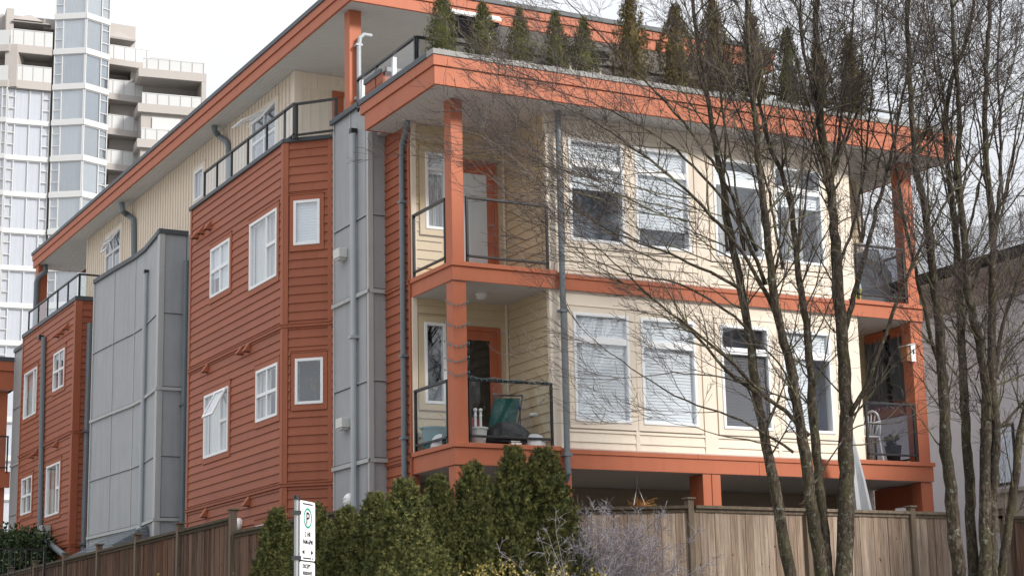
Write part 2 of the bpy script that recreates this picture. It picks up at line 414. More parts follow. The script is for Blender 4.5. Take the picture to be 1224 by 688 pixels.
def railing(parent, F, u0, u1, z0, h=.93, posts=(), bot=.09, glassm='rail_glass', ends=True, pr=.02, name='railing', w=0):
    mb = MB()
    F.box(mb, u0, u1, w - .026, w + .026, z0 + h - .04, z0 + h)
    F.box(mb, u0, u1, w - .02, w + .02, z0 + bot, z0 + bot + .035)
    us = list(posts) + ([u0 + pr, u1 - pr] if ends else [])
    for u in us: F.box(mb, u - pr, u + pr, w - pr, w + pr, z0 - .06, z0 + h - .041)
    o = mb.build(name, 'black_metal', parent, bevel=.004)
    us = sorted(us)
    for a, b in zip(us, us[1:]):
        mb = MB(); mb.quad(F.p(a + pr + .008, w, z0 + bot + .037), F.p(b - pr - .008, w, z0 + bot + .037), F.p(b - pr - .008, w, z0 + h - .043), F.p(a + pr + .008, w, z0 + h - .043)); mb.build('glass_panel', glassm, o)
    return o
def pipe(parent, pts, r=.042, mat='pipe_paint', name='downpipe', brackets=()):
    mb = MB(); mb.tube(pts, r, 10)
    for p in brackets: mb.box(p[0] - r * 1.45, p[0] + r * 1.45, p[1] - r * 1.45, p[1] + r * 1.45, p[2] - .02, p[2] + .02)
    return mb.build(name, mat, parent, smooth=False)

# ------------------------------------------------------------------ sky and light
w = bpy.data.worlds.new('World'); scene.world = w; w.use_nodes = True; nt = w.node_tree; nt.nodes.clear()
out = N(nt, 'ShaderNodeOutputWorld'); bg1 = N(nt, 'ShaderNodeBackground'); bg2 = N(nt, 'ShaderNodeBackground'); mx = N(nt, 'ShaderNodeMixShader')
sky = N(nt, 'ShaderNodeTexSky'); sky.sky_type = 'NISHITA'; sky.sun_disc = False
SUN_EL, SUN_AZ = math.radians(33), math.radians(150)   # azimuth clockwise from +Y
sky.sun_elevation = SUN_EL; sky.sun_rotation = SUN_AZ
nt.links.new(sky.outputs[0], bg1.inputs[0]); bg1.inputs[1].default_value = .10
tc = N(nt, 'ShaderNodeTexCoord'); mp = N(nt, 'ShaderNodeMapping'); mp.inputs['Scale'].default_value = (1, 1, 3); nt.links.new(tc.outputs['Generated'], mp.inputs[0])
f = noise(nt, mp.outputs[0], 2.0, 6, .55)
cl = ramp(nt, f, [(.3, (.83, .855, .90)), (.6, (.95, .96, .98))])
nt.links.new(cl, bg2.inputs[0]); sx = N(nt, 'ShaderNodeSeparateXYZ'); nt.links.new(tc.outputs['Generated'], sx.inputs[0])
mr = N(nt, 'ShaderNodeMapRange'); mr.inputs['From Min'].default_value = 0; mr.inputs['From Max'].default_value = 1; mr.inputs['To Min'].default_value = .37; mr.inputs['To Max'].default_value = 1.40
nt.links.new(sx.outputs[2], mr.inputs['Value']); nt.links.new(mr.outputs[0], bg2.inputs[1])   # overcast sky: brighter towards the zenith
mx.inputs[0].default_value = .93
nt.links.new(bg1.outputs[0], mx.inputs[1]); nt.links.new(bg2.outputs[0], mx.inputs[2]); nt.links.new(mx.outputs[0], out.inputs[0])
sl = bpy.data.lights.new('sun', 'SUN'); sl.energy = 2.7; sl.angle = math.radians(11); sl.color = (1, .95, .88)
so = bpy.data.objects.new('sun', sl); COL.objects.link(so)
sd = Vector((math.sin(SUN_AZ) * math.cos(SUN_EL), math.cos(SUN_AZ) * math.cos(SUN_EL), math.sin(SUN_EL)))
so.rotation_euler = sd.to_track_quat('Z', 'Y').to_euler()
scene.view_settings.view_transform = 'Standard'; scene.view_settings.look = 'None'; scene.view_settings.exposure = .70; scene.view_settings.gamma = 1

# ------------------------------------------------------------------ ground
def gz(x, y):
    d = min(max((y + 17.0) / 14.0, 0), 1); return 2.05 * d * d * (3 - 2 * d)
mb = MB(); xs = [-600, -150, -60] + list(np.arange(-40, 41, 4.)) + [60, 150, 600]; ys = [-600, -150, -60, -40] + list(np.arange(-30, 33, 1.5)) + [60, 150, 800]
nx = len(xs)
for y in ys:
    for x in xs: mb.v.append((float(x), float(y), gz(x, y) - .02))
for j in range(len(ys) - 1):
    for i in range(nx - 1): mb.f.append((j * nx + i, j * nx + i + 1, (j + 1) * nx + i + 1, (j + 1) * nx + i)); mb.mi.append(0)
tag(mb.build('ground', 'gravel', smooth=True), 'pale gravelly ground sloping up to the fence', kind='structure')
mb = MB(); mb.box(-200, 200, -33, -20.6, -.2, .004); tag(mb.build('road', 'asphalt'), 'asphalt street', kind='structure')
mb = MB(); mb.box(-200, 200, -20.6, -20.45, -.2, .13); mb.box(-200, 200, -20.45, -18.6, -.2, .125); tag(mb.build('pavement', 'concrete'), 'concrete pavement with kerb', kind='structure')

# ------------------------------------------------------------------ MAIN BUILDING
ZL, ZM, ZR, ZU = 4.85, 7.60, 10.18, 12.70
B = thing('apartment_building', 'orange, cream and grey three-storey apartment building with corner balconies and a set-back top floor', 'building', (0, 0, 2))
SPLIT = {'corner_board', 'corner_trim', 'side_coping', 'side_beam', 'side_coping', 'rail_post', 'sky_reflection_panel', 'parapet_end', 'pier', 'top_roof_edge', 'tower_coping', 'side_parapet', 'siding_chase', 'balcony_slab', 'balcony_soffit', 'recess_wall', 'setback'}
def build_split(mb, name, mat, parent, **kw):
    o = None
    for i, (v0, f0) in enumerate(mb.prim):
        m2 = MB(); m2.v = mb.v[v0:v0 + 8]; m2.f = [tuple(k - v0 for k in f) for f in mb.f[f0:f0 + 6]]; m2.mi = [0] * 6; o = m2.build(name, mat, parent, **kw)
    return o
def P(name, mat, fn, **kw):
    mb = MB(); fn(mb)
    if name in SPLIT and len(mb.prim) * 8 == len(mb.v): return build_split(mb, name, mat, B, **kw)
    return mb.build(name, mat, B, **kw)
XR = 9.13
FF = Frame((0, .08), (XR, .08))          # window wall plane
FB = Frame((0, 1.46), (XR, 1.46))        # recess back walls
# slabs with fascia bands
for zt, nm in ((ZL, 'floor_band'), (ZM, 'floor_band')):
    zb = zt - .33 if zt == ZL else zt - .29
    def f(mb):
        mb.box(.03, XR, .03, 6, zb + .004, zt - .012)                                # slab body
        seg_box(mb, 0, XR + .03, 0, .028, zb, zt - .07, 3.7, 1.8)
        mb.box(0, .028, .028, 1.50, zb, zt - .07)
        mb.box(XR + .002, XR + .03, .028, 1.50, zb, zt - .07)
        mb.box(-.03, 1.80, -.03, .03, zt - .07, zt); mb.box(-.03, .03, .03, 1.50, zt - .07, zt)
        seg_box(mb, 1.802, 7.55, -.018, .03, zt - .105, zt - .035, 3.7, 2.5)
        mb.box(7.552, XR + .06, -.03, .03, zt - .07, zt); mb.box(XR, XR + .06, .03, 1.5, zt - .07, zt)
    P(nm, 'orange_trim', f, bevel=.004)
    P('ceiling', 'soffit', lambda mb: mb.box(.03, 9.10, .03, 5.9, zb - .004, zb + .003))
    P('metal_flashing', 'grey_trim', lambda mb: mb.box(1.80, 7.6, -.010, .06, zt - .034, zt - .022))
# windows of the front
FW = {}
def front_wall(z0, z1, wz0, wz1, tr, conf):
    X = [(2.11, 3.13), (3.35, 4.39), (4.88, 5.86), (6.12, 7.13)]
    ops = [(a, b, wz0, wz1) for a, b in X]
    P('wall', 'cream_trim', lambda mb: wall(mb, FF, 1.72, 7.74, z0, z1, ops, -.16, -.002))
    P('siding', 'cream_siding', lambda mb: lap(mb, FF, 1.95, 7.55, z0, z1, [(a - .12, b + .12, wz0 - .12, wz1 + .1) for a, b in X] + [(4.51, 4.76, z0, z1)], ex=.150, seed=3))
    def tr_(mb):
        FF.box(mb, 1.70, 1.99, 0, .028, z0, z1); FF.box(mb, 7.50, 7.75, 0, .028, z0, z1)
        FF.box(mb, 1.99, 7.50, 0, .022, wz1 + .10, z1)
        FF.box(mb, 4.51, 4.76, 0, .026, z0, wz1 + .10)
        for u in (3.24, 5.99): FF.box(mb, u - .035, u + .035, 0, .023, z0, wz1 + .1)
    P('corner_board', 'cream_trim', tr_, bevel=.003)
    t = (tr - wz0) / (wz1 - wz0)
    for (a, b), c in zip(X, conf):
        window(B, FF, (a, b, wz0, wz1), hs=[(t, 0, 1, .055)], trim='cream_trim', tw=.095, deep=.42, **c)
full = [(.01, .72, .05, .95)]
front_wall(ZL - .03, 7.31, 5.26, 6.98, 6.55,
    [dict(blind=[(.02, .73, 0, 1), (.80, .97, 0, 1)], label='front window with closed white blinds nearest the corner balcony'),
     dict(blind=[(.02, .73, 0, 1), (.80, .97, 0, 1)]),
     dict(blind=[(.03, .72, 0, 1)], blindm='dark_blind', label='front window with dark slatted blinds'),
     dict(blind=[(.05, .73, 0, .55), (.8, .97, 0, 1)], curtain=[(0, .5)])])
front_wall(ZM - .03, ZR, 8.13, 9.81, 9.40,
    [dict(blind=[(.53, .74, 0, 1), (.80, .97, 0, 1)], label='front window with its blind half raised'),
     dict(blind=[(.22, .74, 0, 1), (.80, .97, 0, 1)]),
     dict(blind=[(.80, .9, 0, 1)], curtain=[(.0, .3)]),
     dict(blind=[(.6, .74, 0, 1)], curtain=[(.35, .62)])])
# left recess walls (two storeys) and the ground floor behind
FLr = Frame((1.70, 1.46), (1.70, .08))    # not seen side placeholder
def recess(z0, z1, wrect, drect, doorup):
    ops = [wrect, drect]
    P('wall', 'shaded_cream_siding', lambda mb: wall(mb, FB, -.0, 1.72, z0, z1, ops, -.14, -.002))
    P('siding', 'shaded_cream_siding', lambda mb: lap(mb, FB, .09, 1.70, z0, z1, [(wrect[0] - .12, wrect[1] + .1, wrect[2] - .14, wrect[3] + .14), (drect[0] - .12, drect[1] + .10, z0, drect[3] + .1)], ex=.150, seed=5))
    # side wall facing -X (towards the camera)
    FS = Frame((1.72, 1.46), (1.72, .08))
    P('wall', 'shaded_cream_siding', lambda mb: FS.box(mb, 0, 1.38, -.1, 0, z0, z1))
    P('siding', 'shaded_cream_siding', lambda mb: lap(mb, FS, .03, 1.36, z0, z1, (), ex=.150, seed=6))
    P('corner_board', 'cream_trim', lambda mb: (FB.box(mb, 0, .085, 0, .028, z0, z1), FB.box(mb, 1.66, 1.70, 0, .022, z0, z1), FS.box(mb, 1.33, 1.40, 0, .024, z0, z1)))
    window(B, FB, wrect, trim='shaded_cream_siding', tw=.10, hs=[(.78, 0, 1, .02)] if doorup else [], blind=[(.74, .97, 0, 1)] if doorup else None, curtain=[(0, 1)] if doorup else False)
    # door
    a, b, c, d = drect; mb = MB()
    FB.box(mb, a, a + .06, -.05, .035, c, d); FB.box(mb, b - .06, b, -.05, .035, c, d); FB.box(mb, a + .06, b - .06, -.05, .033, d - .07, d)
    FB.box(mb, a + .06, a + .15, -.03, .012, c, d - .07); FB.box(mb, b - .19, b - .06, -.03, .012, c, d - .07)
    FB.box(mb, a + .15, b - .19, -.03, .011, d - .22, d - .07); FB.box(mb, a + .15, b - .19, -.03, .011, c, c + .22)
    dr = mb.build('door', 'orange_trim', B, bevel=.004)
    mb = MB(); FB.box(mb, a + .13, b - .17, -.01, -.002, c + .2, d - .2); mb.build('pane', 'frosted_glass' if doorup else 'smoke_glass', dr)
    mb = MB(); mb.tube([FB.p(b - .10, .012, c + .98), FB.p(b - .10, .06, c + .98), FB.p(b - .19, .06, c + .98)], .011, 6); mb.build('handle', 'galvanised', dr)
    mb = MB(); FB.box(mb, a - .1, b + .1, -1.2, -1.1, c, d + .1); mb.build('room', 'interior', dr)
recess(ZL - .01, 7.31, (.20, .58, 5.63, 6.93), (.68, 1.56, 4.86, 6.92), False)
recess(ZM - .01, ZR, (.25, .62, 8.45, 9.73), (.66, 1.56, 7.62, 9.68), True)
# right balcony back wall, cream
def right_recess(z0, z1):
    P('wall', 'shaded_cream_siding', lambda mb: (wall(mb, FB, 7.62, XR, z0, z1, [(8.30, 8.62, z0 + .5, z1 - .35)], -.14, -.002)))
    P('siding', 'shaded_cream_siding', lambda mb: lap(mb, FB, 7.74, XR - .08, z0, z1, [(8.2, 8.72, z0 + .4, z1 - .25)], ex=.150, seed=8))
    P('corner_board', 'cream_trim', lambda mb: FB.box(mb, XR - .08, XR + .01, -.02, .028, z0, z1))
    window(B, FB, (8.30, 8.62, z0 + .5, z1 - .35), trim='shaded_cream_siding', tw=.08)
    FS2 = Frame((7.74, .08), (7.74, 1.46))
    P('wall', 'cream_trim', lambda mb: FS2.box(mb, 0, 1.38, -.02, .0, z0, z1))
right_recess(ZL - .01, 7.31); right_recess(ZM - .01, ZR)
# right side wall, far
FR = Frame((XR, 1.60), (XR, 26))
P('side_wall', 'cream_siding', lambda mb: (FR.box(mb, 0, 24.4, -.12, 0, 1.8, 10.3), lap(mb, FR, 0, 24.4, 1.8, 10.15, (), seed=9)))
# ground floor: back wall, posts
P('ground_floor_wall', 'interior_beige', lambda mb: (FB.box(mb, 0, XR, -1.2, -1.05, 1.8, 4.52), lap(mb, Frame((0, 2.5), (XR, 2.5)), .05, XR, 1.8, 4.5, (), seed=11)))
P('ground_floor_band', 'orange_trim', lambda mb: (mb.box(0, XR, 2.42, 2.47, 3.62, 3.72)))
def post(x0, x1, y0, y1, z0, z1, split=False, mat='orange_trim'):
    mb = MB(); mb.box(x0, x1, y0, y1, z0, z1)
    if split: mb.box(x0 + .155, x0 + .165, y0 - .012, y0, z0, z1); mb.box(x0 - .005, x0 + .15, y0 - .02, y0 - .002, z0, z1); mb.box(x0 + .17, x1 + .005, y0 - .02, y0 - .002, z0, z1)
    return mb.build('post', mat, B, bevel=.004)
post(.02, .245, .03, .26, ZL, 7.30); post(.02, .225, .03, .26, ZM, ZR - .002); post(.02, .245, .03, .26, 1.8, 4.51)
post(4.40, 4.73, .03, .40, 1.8, 4.51, True); post(1.80, 2.00, .03, .40, 1.8, 4.51, False)
for z0, z1 in ((1.8, 4.51), (ZL, 7.30), (ZM, ZR - .002)): post(8.89, 9.14, .03, .28, z0, z1)
P('side_beam', 'orange_trim', lambda mb: (mb.box(9.0, 9.12, .3, 1.4, 4.15, 4.50), mb.box(9.0, 9.12, .3, 1.4, 7.12, 7.29)))
P('side_parapet', 'orange_trim', lambda mb: mb.box(8.98, 9.11, 1.0, 1.45, 1.8, 4.15))
# balcony railings
def corner_rail(z):
    FL = Frame((.0, 1.46), (.0, .27)); railing(B, FL, .02, 1.19, z, .98 if z < 6 else 1.05, w=-.03)
    railing(B, Frame((0, 0), (2, 0)), .26, 1.70, z, .98 if z < 6 else 1.05, w=-.04)
    railing(B, Frame((0, 0), (10, 0)), 7.78, 8.86, z, 1.0, w=-.04, glassm='smoke_glass')
    railing(B, Frame((9.10, .30), (9.10, 1.44)), .0, 1.14, z, 1.0, w=0, glassm='smoke_glass')
corner_rail(ZL); corner_rail(ZM)
# ceiling lamps
for (x, y, z) in ((.86, .73, 7.306), (1.04, .89, ZR - .001)):
    mb = MB(); mb.lathe((x, y, z), [(0, 0), (.095, 0), (.10, -.02), (.085, -.03), (.08, -.075), (.05, -.10), (0, -.105)], 14); mb.build('ceiling_lamp', 'lamp_plastic', B, smooth=True)
# terrace roof slab over the balconies
def roof_fascia(mb):
    x0, x1, y0, yl = -.50, 9.70, -.50, 2.14
    seg_box(mb, x0, x1, y0, y0 + .05, ZR, 10.47, 3.6, 2.2); mb.box(x0, x0 + .05, y0 + .05, yl, ZR, 10.47); mb.box(x1 - .05, x1, y0 + .05, 2.6, ZR, 10.47)
    seg_box(mb, x0 - .025, x1 + .025, y0 - .025, y0 + .05, 10.475, 10.64, 3.6, 3.3); mb.box(x0 - .025, x0 + .05, y0 + .05, yl + .13, 10.475, 10.64); mb.box(x1 - .05, x1 + .025, y0 + .05, 2.6, 10.475, 10.64)
    mb.box(x0 + .05, x1 - .05, yl - .04, yl, ZR, ZR + .05)
P('roof_fascia', 'orange_trim', roof_fascia, bevel=.004)
P('shadow_gap', 'dark_flashing', lambda mb: mb.box(-.49, 9.69, -.49, 2.1, 10.465, 10.478))
P('roof_coping', 'lit_flashing', lambda mb: mb.box(-.54, 9.74, -.54, -.30, 10.642, 10.73), bevel=.006)
P('side_coping', 'dark_flashing', lambda mb: (mb.box(-.545, -.28, -.30, 2.3, 10.642, 10.735), mb.box(9.5, 9.745, -.30, 2.6, 10.642, 10.735)), bevel=.006)
P('terrace_floor', 'concrete', lambda mb: (mb.prism([(-.45, -.45), (9.65, -.45), (9.65, 6.6), (-.15, 6.6), (-.15, 2.1), (-.45, 2.1)], 10.22, 10.46)))
P('roof_soffit', 'soffit', lambda mb: (soffit(mb, -.45, 9.65, -.45, 2.10, ZR + .004, 'Y', .10)))
# ---------------- left face -----------------------------------------------
# siding strip between the corner balcony and the grey tower
FS = Frame((0, 2.5), (0, 1.47))
P('wall', 'orange_siding', lambda mb: FS.box(mb, 0, 1.03, -.12, 0, 1.6, ZR + .2))
P('siding', 'orange_siding', lambda mb: lap(mb, FS, 0, 1.0, 1.6, ZR, (), seed=20))
def bandstrip(mb, F, u0, u1, z, w=0.0):
    F.box(mb, u0, u1, w, w + .035, z - .05, z + .0); F.box(mb, u0, u1, w, w + .05, z + .001, z + .014)
P('trim_band', 'side_trim', lambda mb: (bandstrip(mb, FS, 0, 1.0, ZL - .06), bandstrip(mb, FS, 0, 1.0, ZM - .02), FS.box(mb, .99, 1.035, 0, .03, 1.6, ZR)))
pipe(B, [(-.09, 1.35, 10.18), (-.09, 1.42, 10.05), (-.07, 1.62, 9.85), (-.07, 1.64, 9.6), (-.07, 1.64, 1.9)], .045, brackets=[(-.06, 1.64, 8.9), (-.06, 1.64, 6.4), (-.06, 1.64, 5.1)])
pipe(B, [(1.87, -.075, ZR), (1.87, -.075, 4.62), (1.88, -.07, 4.45), (1.92, .16, 4.22), (1.92, .18, 1.9)], .047, brackets=[(1.87, -.06, 4.72), (1.87, -.06, 6.95), (1.87, -.06, 9.2)])
# grey metal clad tower beside the balcony
T1L = Frame((-.30, 3.93), (-.30, 2.44)); T1F = Frame((-.30, 2.44), (.02, 2.44))
def clad(name, F, z0, z1, vseams, hseams, trims, ec=True):
    mb = MB(); F.box(mb, 0, F.L - .012, -.12, 0, z0, z1); mb.build(name, 'grey_panel', B)
    mb = MB()
    for u in vseams: F.box(mb, u - .016, u + .016, 0, .014, z0, z1)
    if ec: F.box(mb, 0, .05, 0, .02, z0, z1); F.box(mb, F.L - .06, F.L + .0, 0, .02, z0, z1)
    mb.build('seam', 'grey_trim', B)
    for z in hseams:
        mb = MB(); F.box(mb, .0, F.L, 0, .022, z - .012, z + .018); hs_ = mb.build('horizontal_seam', 'grey_panel', B)
        mb = MB(); F.box(mb, .0, F.L, 0, .012, z - .022, z - .0125); mb.build('seam_shadow_line', 'dark_flashing', hs_)  # dark strip painted in as the shadow line under the seam
    for z in trims:
        mb = MB(); F.box(mb, -.01, F.L + .03, 0, .045, z - .065, z); hs_ = mb.build('light_band', 'grey_trim', B)
        mb = MB(); F.box(mb, -.01, F.L + .02, 0, .02, z + .001, z + .02); mb.build('seam_shadow_line', 'dark_flashing', hs_)  # dark strip standing in for a shadow line along the band
clad('tower_cladding', T1L, 1.5, 10.80, (.74,), (8.88, 6.13), (ZM + .02, ZL + .02))
clad('tower_cladding', T1F, 1.5, 10.80, (), (8.88, 6.13), (ZM + .02, ZL + .02), False)
P('corner_trim', 'grey_trim', lambda mb: mb.box(-.325, -.24, 2.41, 2.47, 1.5, 10.8))
P('tower_coping', 'dark_flashing', lambda mb: (mb.box(-.36, -.08, 2.33, 4.0, 10.80, 10.89)), bevel=.006)
pipe(B, [(-.34, 2.93, 10.40), (-.37, 2.93, 10.36), (-.37, 2.93, 10.2), (-.37, 2.93, 1.8)], .05, 'pipe_light', brackets=[(-.37, 2.93, 6.9)])
P('pipe_outlet', 'black_metal', lambda mb: mb.box(-.42, -.31, 2.88, 2.98, 10.37, 10.45))
P('downpipe', 'pipe_light', lambda mb: mb.tube([(-.345, 2.62, 10.75), (-.345, 2.62, 10.3)], .0, 6)) if False else None
for (y, z) in ((3.46, 8.40), (3.36, 5.53)):
    mb = MB(); mb.box(-.46, -.30, y - .13, y + .13, z - .07, z + .09); mb.box(-.44, -.30, y - .10, y + .10, z - .10, z - .07)
    mb.build('vent_box', 'lamp_plastic', B, bevel=.01)
def roundlamp(x, y, z):
    mb = MB(); n = 16
    for r0, r1, a, b in ((.115, .115, 0, .06), (.115, .08, .06, .10), (.08, 0, .10, .115)):
        for k in range(n):
            t0, t1 = 2 * math.pi * k / n, 2 * math.pi * (k + 1) / n
            mb.quad((x - a, y + r0 * math.cos(t0), z + r0 * math.sin(t0)), (x - a, y + r0 * math.cos(t1), z + r0 * math.sin(t1)), (x - b, y + r1 * math.cos(t1), z + r1 * math.sin(t1)), (x - b, y + r1 * math.cos(t0), z + r1 * math.sin(t0)))
    for s in (-.03, .03): mb.box(x - .122, x - .10, y - .055, y + .055, z + s - .005, z + s + .005)
    return mb.build('round_wall_lamp', 'white_plastic', B)
roundlamp(-.30, 3.22, 4.27); roundlamp(-.90, 6.80, 4.15)
# ---------------- orange bay ------------------------------------------------
BL = Frame((-.90, 9.88), (-.90, 4.72)); BC = Frame((-.90, 4.72), (-.25, 4.13)); BS = Frame((-.25, 4.13), (-.25, 3.90))
def rect(F, corners, w=0):
    q = [F.px(*c, w) for c in corners]; us = sorted(x[0] for x in q); zs = sorted(x[1] for x in q)
    n = len(q) // 2; return (sum(us[:n]) / n, sum(us[n:]) / n, sum(zs[:n]) / n, sum(zs[n:]) / n)
wA = rect(BL, [(253.4, 298.4), (276.2, 285), (253.4, 356.2), (276.2, 344.5)]); wB = rect(BL, [(300.1, 267.5), (332.5, 250), (300.2, 347.5), (333, 329.5)])
wC = rect(BL, [(246, 473.8), (274.5, 460.5), (245.3, 549.8), (274.5, 537.1)]); wD = rect(BL, [(307.9, 443.8), (333.6, 432.7), (307.9, 507.3), (333.6, 493.9)])
wE = rect(BC, [(350.7, 240.7), (383.1, 237.9), (352.4, 294.4), (383.1, 290.9)]); wF = rect(BC, [(353, 428.7), (387.1, 427), (353.7, 483.9), (387.1, 481.5)])
u_, z_ = BL.px(308, 628.2); wG = (u_, u_ + 1.0, 3.50, z_)
lops = [wA, wB, wC, wD, wG]; g = .09
def grow(r): return (r[0] - g, r[1] + g, r[2] - .11, r[3] + .13)
ZB0, ZB1 = 1.5, 10.62
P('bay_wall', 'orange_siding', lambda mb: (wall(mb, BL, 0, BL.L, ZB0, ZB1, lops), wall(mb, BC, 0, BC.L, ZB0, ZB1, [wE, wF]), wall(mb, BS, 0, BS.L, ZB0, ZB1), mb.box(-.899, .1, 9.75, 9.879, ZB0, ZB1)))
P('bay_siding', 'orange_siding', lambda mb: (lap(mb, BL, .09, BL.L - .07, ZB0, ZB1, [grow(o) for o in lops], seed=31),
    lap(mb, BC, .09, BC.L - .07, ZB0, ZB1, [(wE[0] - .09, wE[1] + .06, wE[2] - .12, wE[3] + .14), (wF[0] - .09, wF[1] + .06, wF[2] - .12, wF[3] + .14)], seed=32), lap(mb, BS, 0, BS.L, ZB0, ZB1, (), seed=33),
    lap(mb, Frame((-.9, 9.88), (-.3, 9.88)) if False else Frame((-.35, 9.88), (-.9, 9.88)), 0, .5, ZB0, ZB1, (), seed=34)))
def bt(mb):
    BL.box(mb, 0, .085, 0, .03, ZB0, ZB1); BL.box(mb, BL.L - .10, BL.L + .02, 0, .03, ZB0, ZB1)
    BC.box(mb, .0, .085, 0, .03, ZB0, ZB1); BC.box(mb, BC.L - .07, BC.L + .01, 0, .03, ZB0, ZB1)
    for z in (7.38, 4.66):
        for F in (BL, BC, BS): bandstrip(mb, F, 0, F.L, z, .012)
P('bay_trim', 'side_trim', bt, bevel=.003)
P('bay_coping', 'dark_flashing', lambda mb: [F.box(mb, -.05 if F is BL else 0, F.L + .02, -.2, .05, ZB1, ZB1 + .075) for F in (BL, BC, BS)], bevel=.006)
P('bay_terrace_floor', 'concrete', lambda mb: mb.prism([(-.88, 9.86), (-.88, 4.74), (-.26, 4.16), (-.22, 2.6), (6, 2.6), (6, 20), (-.3, 20), (-.3, 9.86)], 10.45, 10.52))
window(B, BL, wA, trim='side_trim', vs=[(.5, 0, 1)], hs=[(.52, 0, 1)], blind=[(.03, .97, .5, 1), (.4, .97, 0, .5)])
window(B, BL, wB, trim='side_trim', vs=[(.62, 0, 1)], hs=[(.52, .62, 1)], curtain=[(0, .6), (.6, 1)], label='tall bay window with gathered curtains')
window(B, BL, wC, trim='side_trim', vs=[(.66, 0, 1)], hs=[(.50, .66, 1)], curtain=[(0, 1)], sash=[(.55, .98, .50, .97, .26)], label='bay window with its small sash pushed open')
window(B, BL, wD, trim='side_trim', vs=[(.5, 0, 1)], hs=[(.50, 0, 1)], curtain=[(0, .35), (.62, 1)])
window(B, BC, wE, trim='side_trim', blind=[(.03, .97, 0, 1)], tw=.07)
window(B, BC, wF, trim='side_trim', tw=.07, label='small bay window with a plant behind the glass')
window(B, BL, wG, trim='side_trim', vs=[(.5, 0, 1)])
mb = MB()      # plant seen through the small window
for k in range(9):
    a = random.uniform(-.08, .10); b0 = BC.p(wF[0] + .30, -.16, wF[2] + .05); t = BC.p(wF[0] + .30 + a, -.16, wF[2] + random.uniform(.3, .62)); m_ = BC.p(wF[0] + .3 + a * .2, -.17, wF[2] + .25)
    mb.tube([b0, m_, t], [.006, .005, .003], 4); mb.blob(t, (.02, .02, .012), 5, 3)
mb.build('window_plant', 'yellow_leaf', B)
railing(B, BL, .58, BL.L + .30, 10.69, .60, posts=[1.35, 2.2, 3.1, 4.1, 5.0], w=-.06, bot=.0)
railing(B, Frame((-.80, 4.45), (-.26, 3.86)), 0, .79, 10.69, .60, w=0, bot=.0)
def hood(F, u, z, s=1):
    mb = MB(); a, b = .055 * s, .15 * s
    mb.hexa([F.p(u - a, b, z - .09), F.p(u + a, b, z - .09), F.p(u + a, 0, z - .09), F.p(u - a, 0, z - .09), F.p(u - a * .6, .03, z + .09), F.p(u + a * .6, .03, z + .09), F.p(u + a, 0, z + .10), F.p(u - a, 0, z + .10)])
    h = mb.build('vent_hood', 'side_trim', B, bevel=.006)
    mb = MB(); F.box(mb, u - a * .85, u + a * .85, .012, b * .9, z - .098, z - .091); mb.build('vent_opening', 'black_metal', h)
for p in [(237, 280), (243.6, 274.5), (252.3, 269.3), (249.4, 439.4), (290.9, 417.7), (299.2, 414.4), (247.7, 612.1), (298.8, 598.1)]:
    u, z = BL.px(*p); hood(BL, u, z)
# ---------------- grey curved tower -----------------------------------------
poly2 = [(-.86, 17.25), (-.80, 15.75), (-.72, 14.35), (-.74, 13.55), (-.93, 11.85)]
ZT2 = 10.60
for i, (p, q) in enumerate(zip(poly2, poly2[1:])):
    F = Frame(p, q); sh = {0: (F.L,), 1: (F.L,), 2: (), 3: ()}[i]
    clad('curved_tower_cladding', F, 1.5, ZT2, sh, (8.93, 5.95), (7.36, 4.68), False)
F2F = Frame((-.93, 11.85), (-.36, 11.85)); clad('curved_tower_cladding', F2F, 1.5, ZT2, (), (8.93, 5.95), (7.36, 4.68), False)
P('corner_trim', 'grey_trim', lambda mb: mb.prism([(-.95, 12.00), (-.955, 11.825), (-.84, 11.825), (-.84, 11.86), (-.93, 11.87)], 1.5, ZT2))
P('corner_trim', 'grey_trim', lambda mb: mb.box(-.885, -.84, 17.2, 17.27, 1.5, ZT2))
mb = MB()
for p, q in zip(poly2, poly2[1:]):
    F = Frame(p, q); F.box(mb, 0, F.L + .03, -.15, .05, ZT2, ZT2 + .10)
F2F.box(mb, -.05, F2F.L + .02, -.15, .05, ZT2 - .001, ZT2 + .101); mb.build('curved_tower_coping', 'dark_flashing', B, bevel=.004)
P('wall', 'grey_panel', lambda mb: (mb.box(-.355, -.2, 9.9, 11.9, 1.5, ZT2), mb.box(-.8, -.1, 17.2, 17.26, 1.5, ZT2)))
F_ = Frame(poly2[3], poly2[4]); u0_, _ = F_.px(176, 400)
def tp(u, z, w=.06): return F_.p(u, w, z)
pipe(B, [F_.p(u0_, .0, 10.06), F_.p(u0_, .06, 10.0), F_.p(u0_, .06, 9.8), F_.p(u0_, .06, 4.60), F_.p(u0_ + .02, .14, 4.5)], .05, 'pipe_light')
P('pipe_outlet', 'black_metal', lambda mb: F_.box(mb, u0_ - .05, u0_ + .05, .0, .10, 10.03, 10.10))
pipe(B, [(-.40, 11.76, 10.05), (-.40, 11.76, 1.7)], .055, 'pipe_paint', brackets=[(-.40, 11.78, 7.0)])
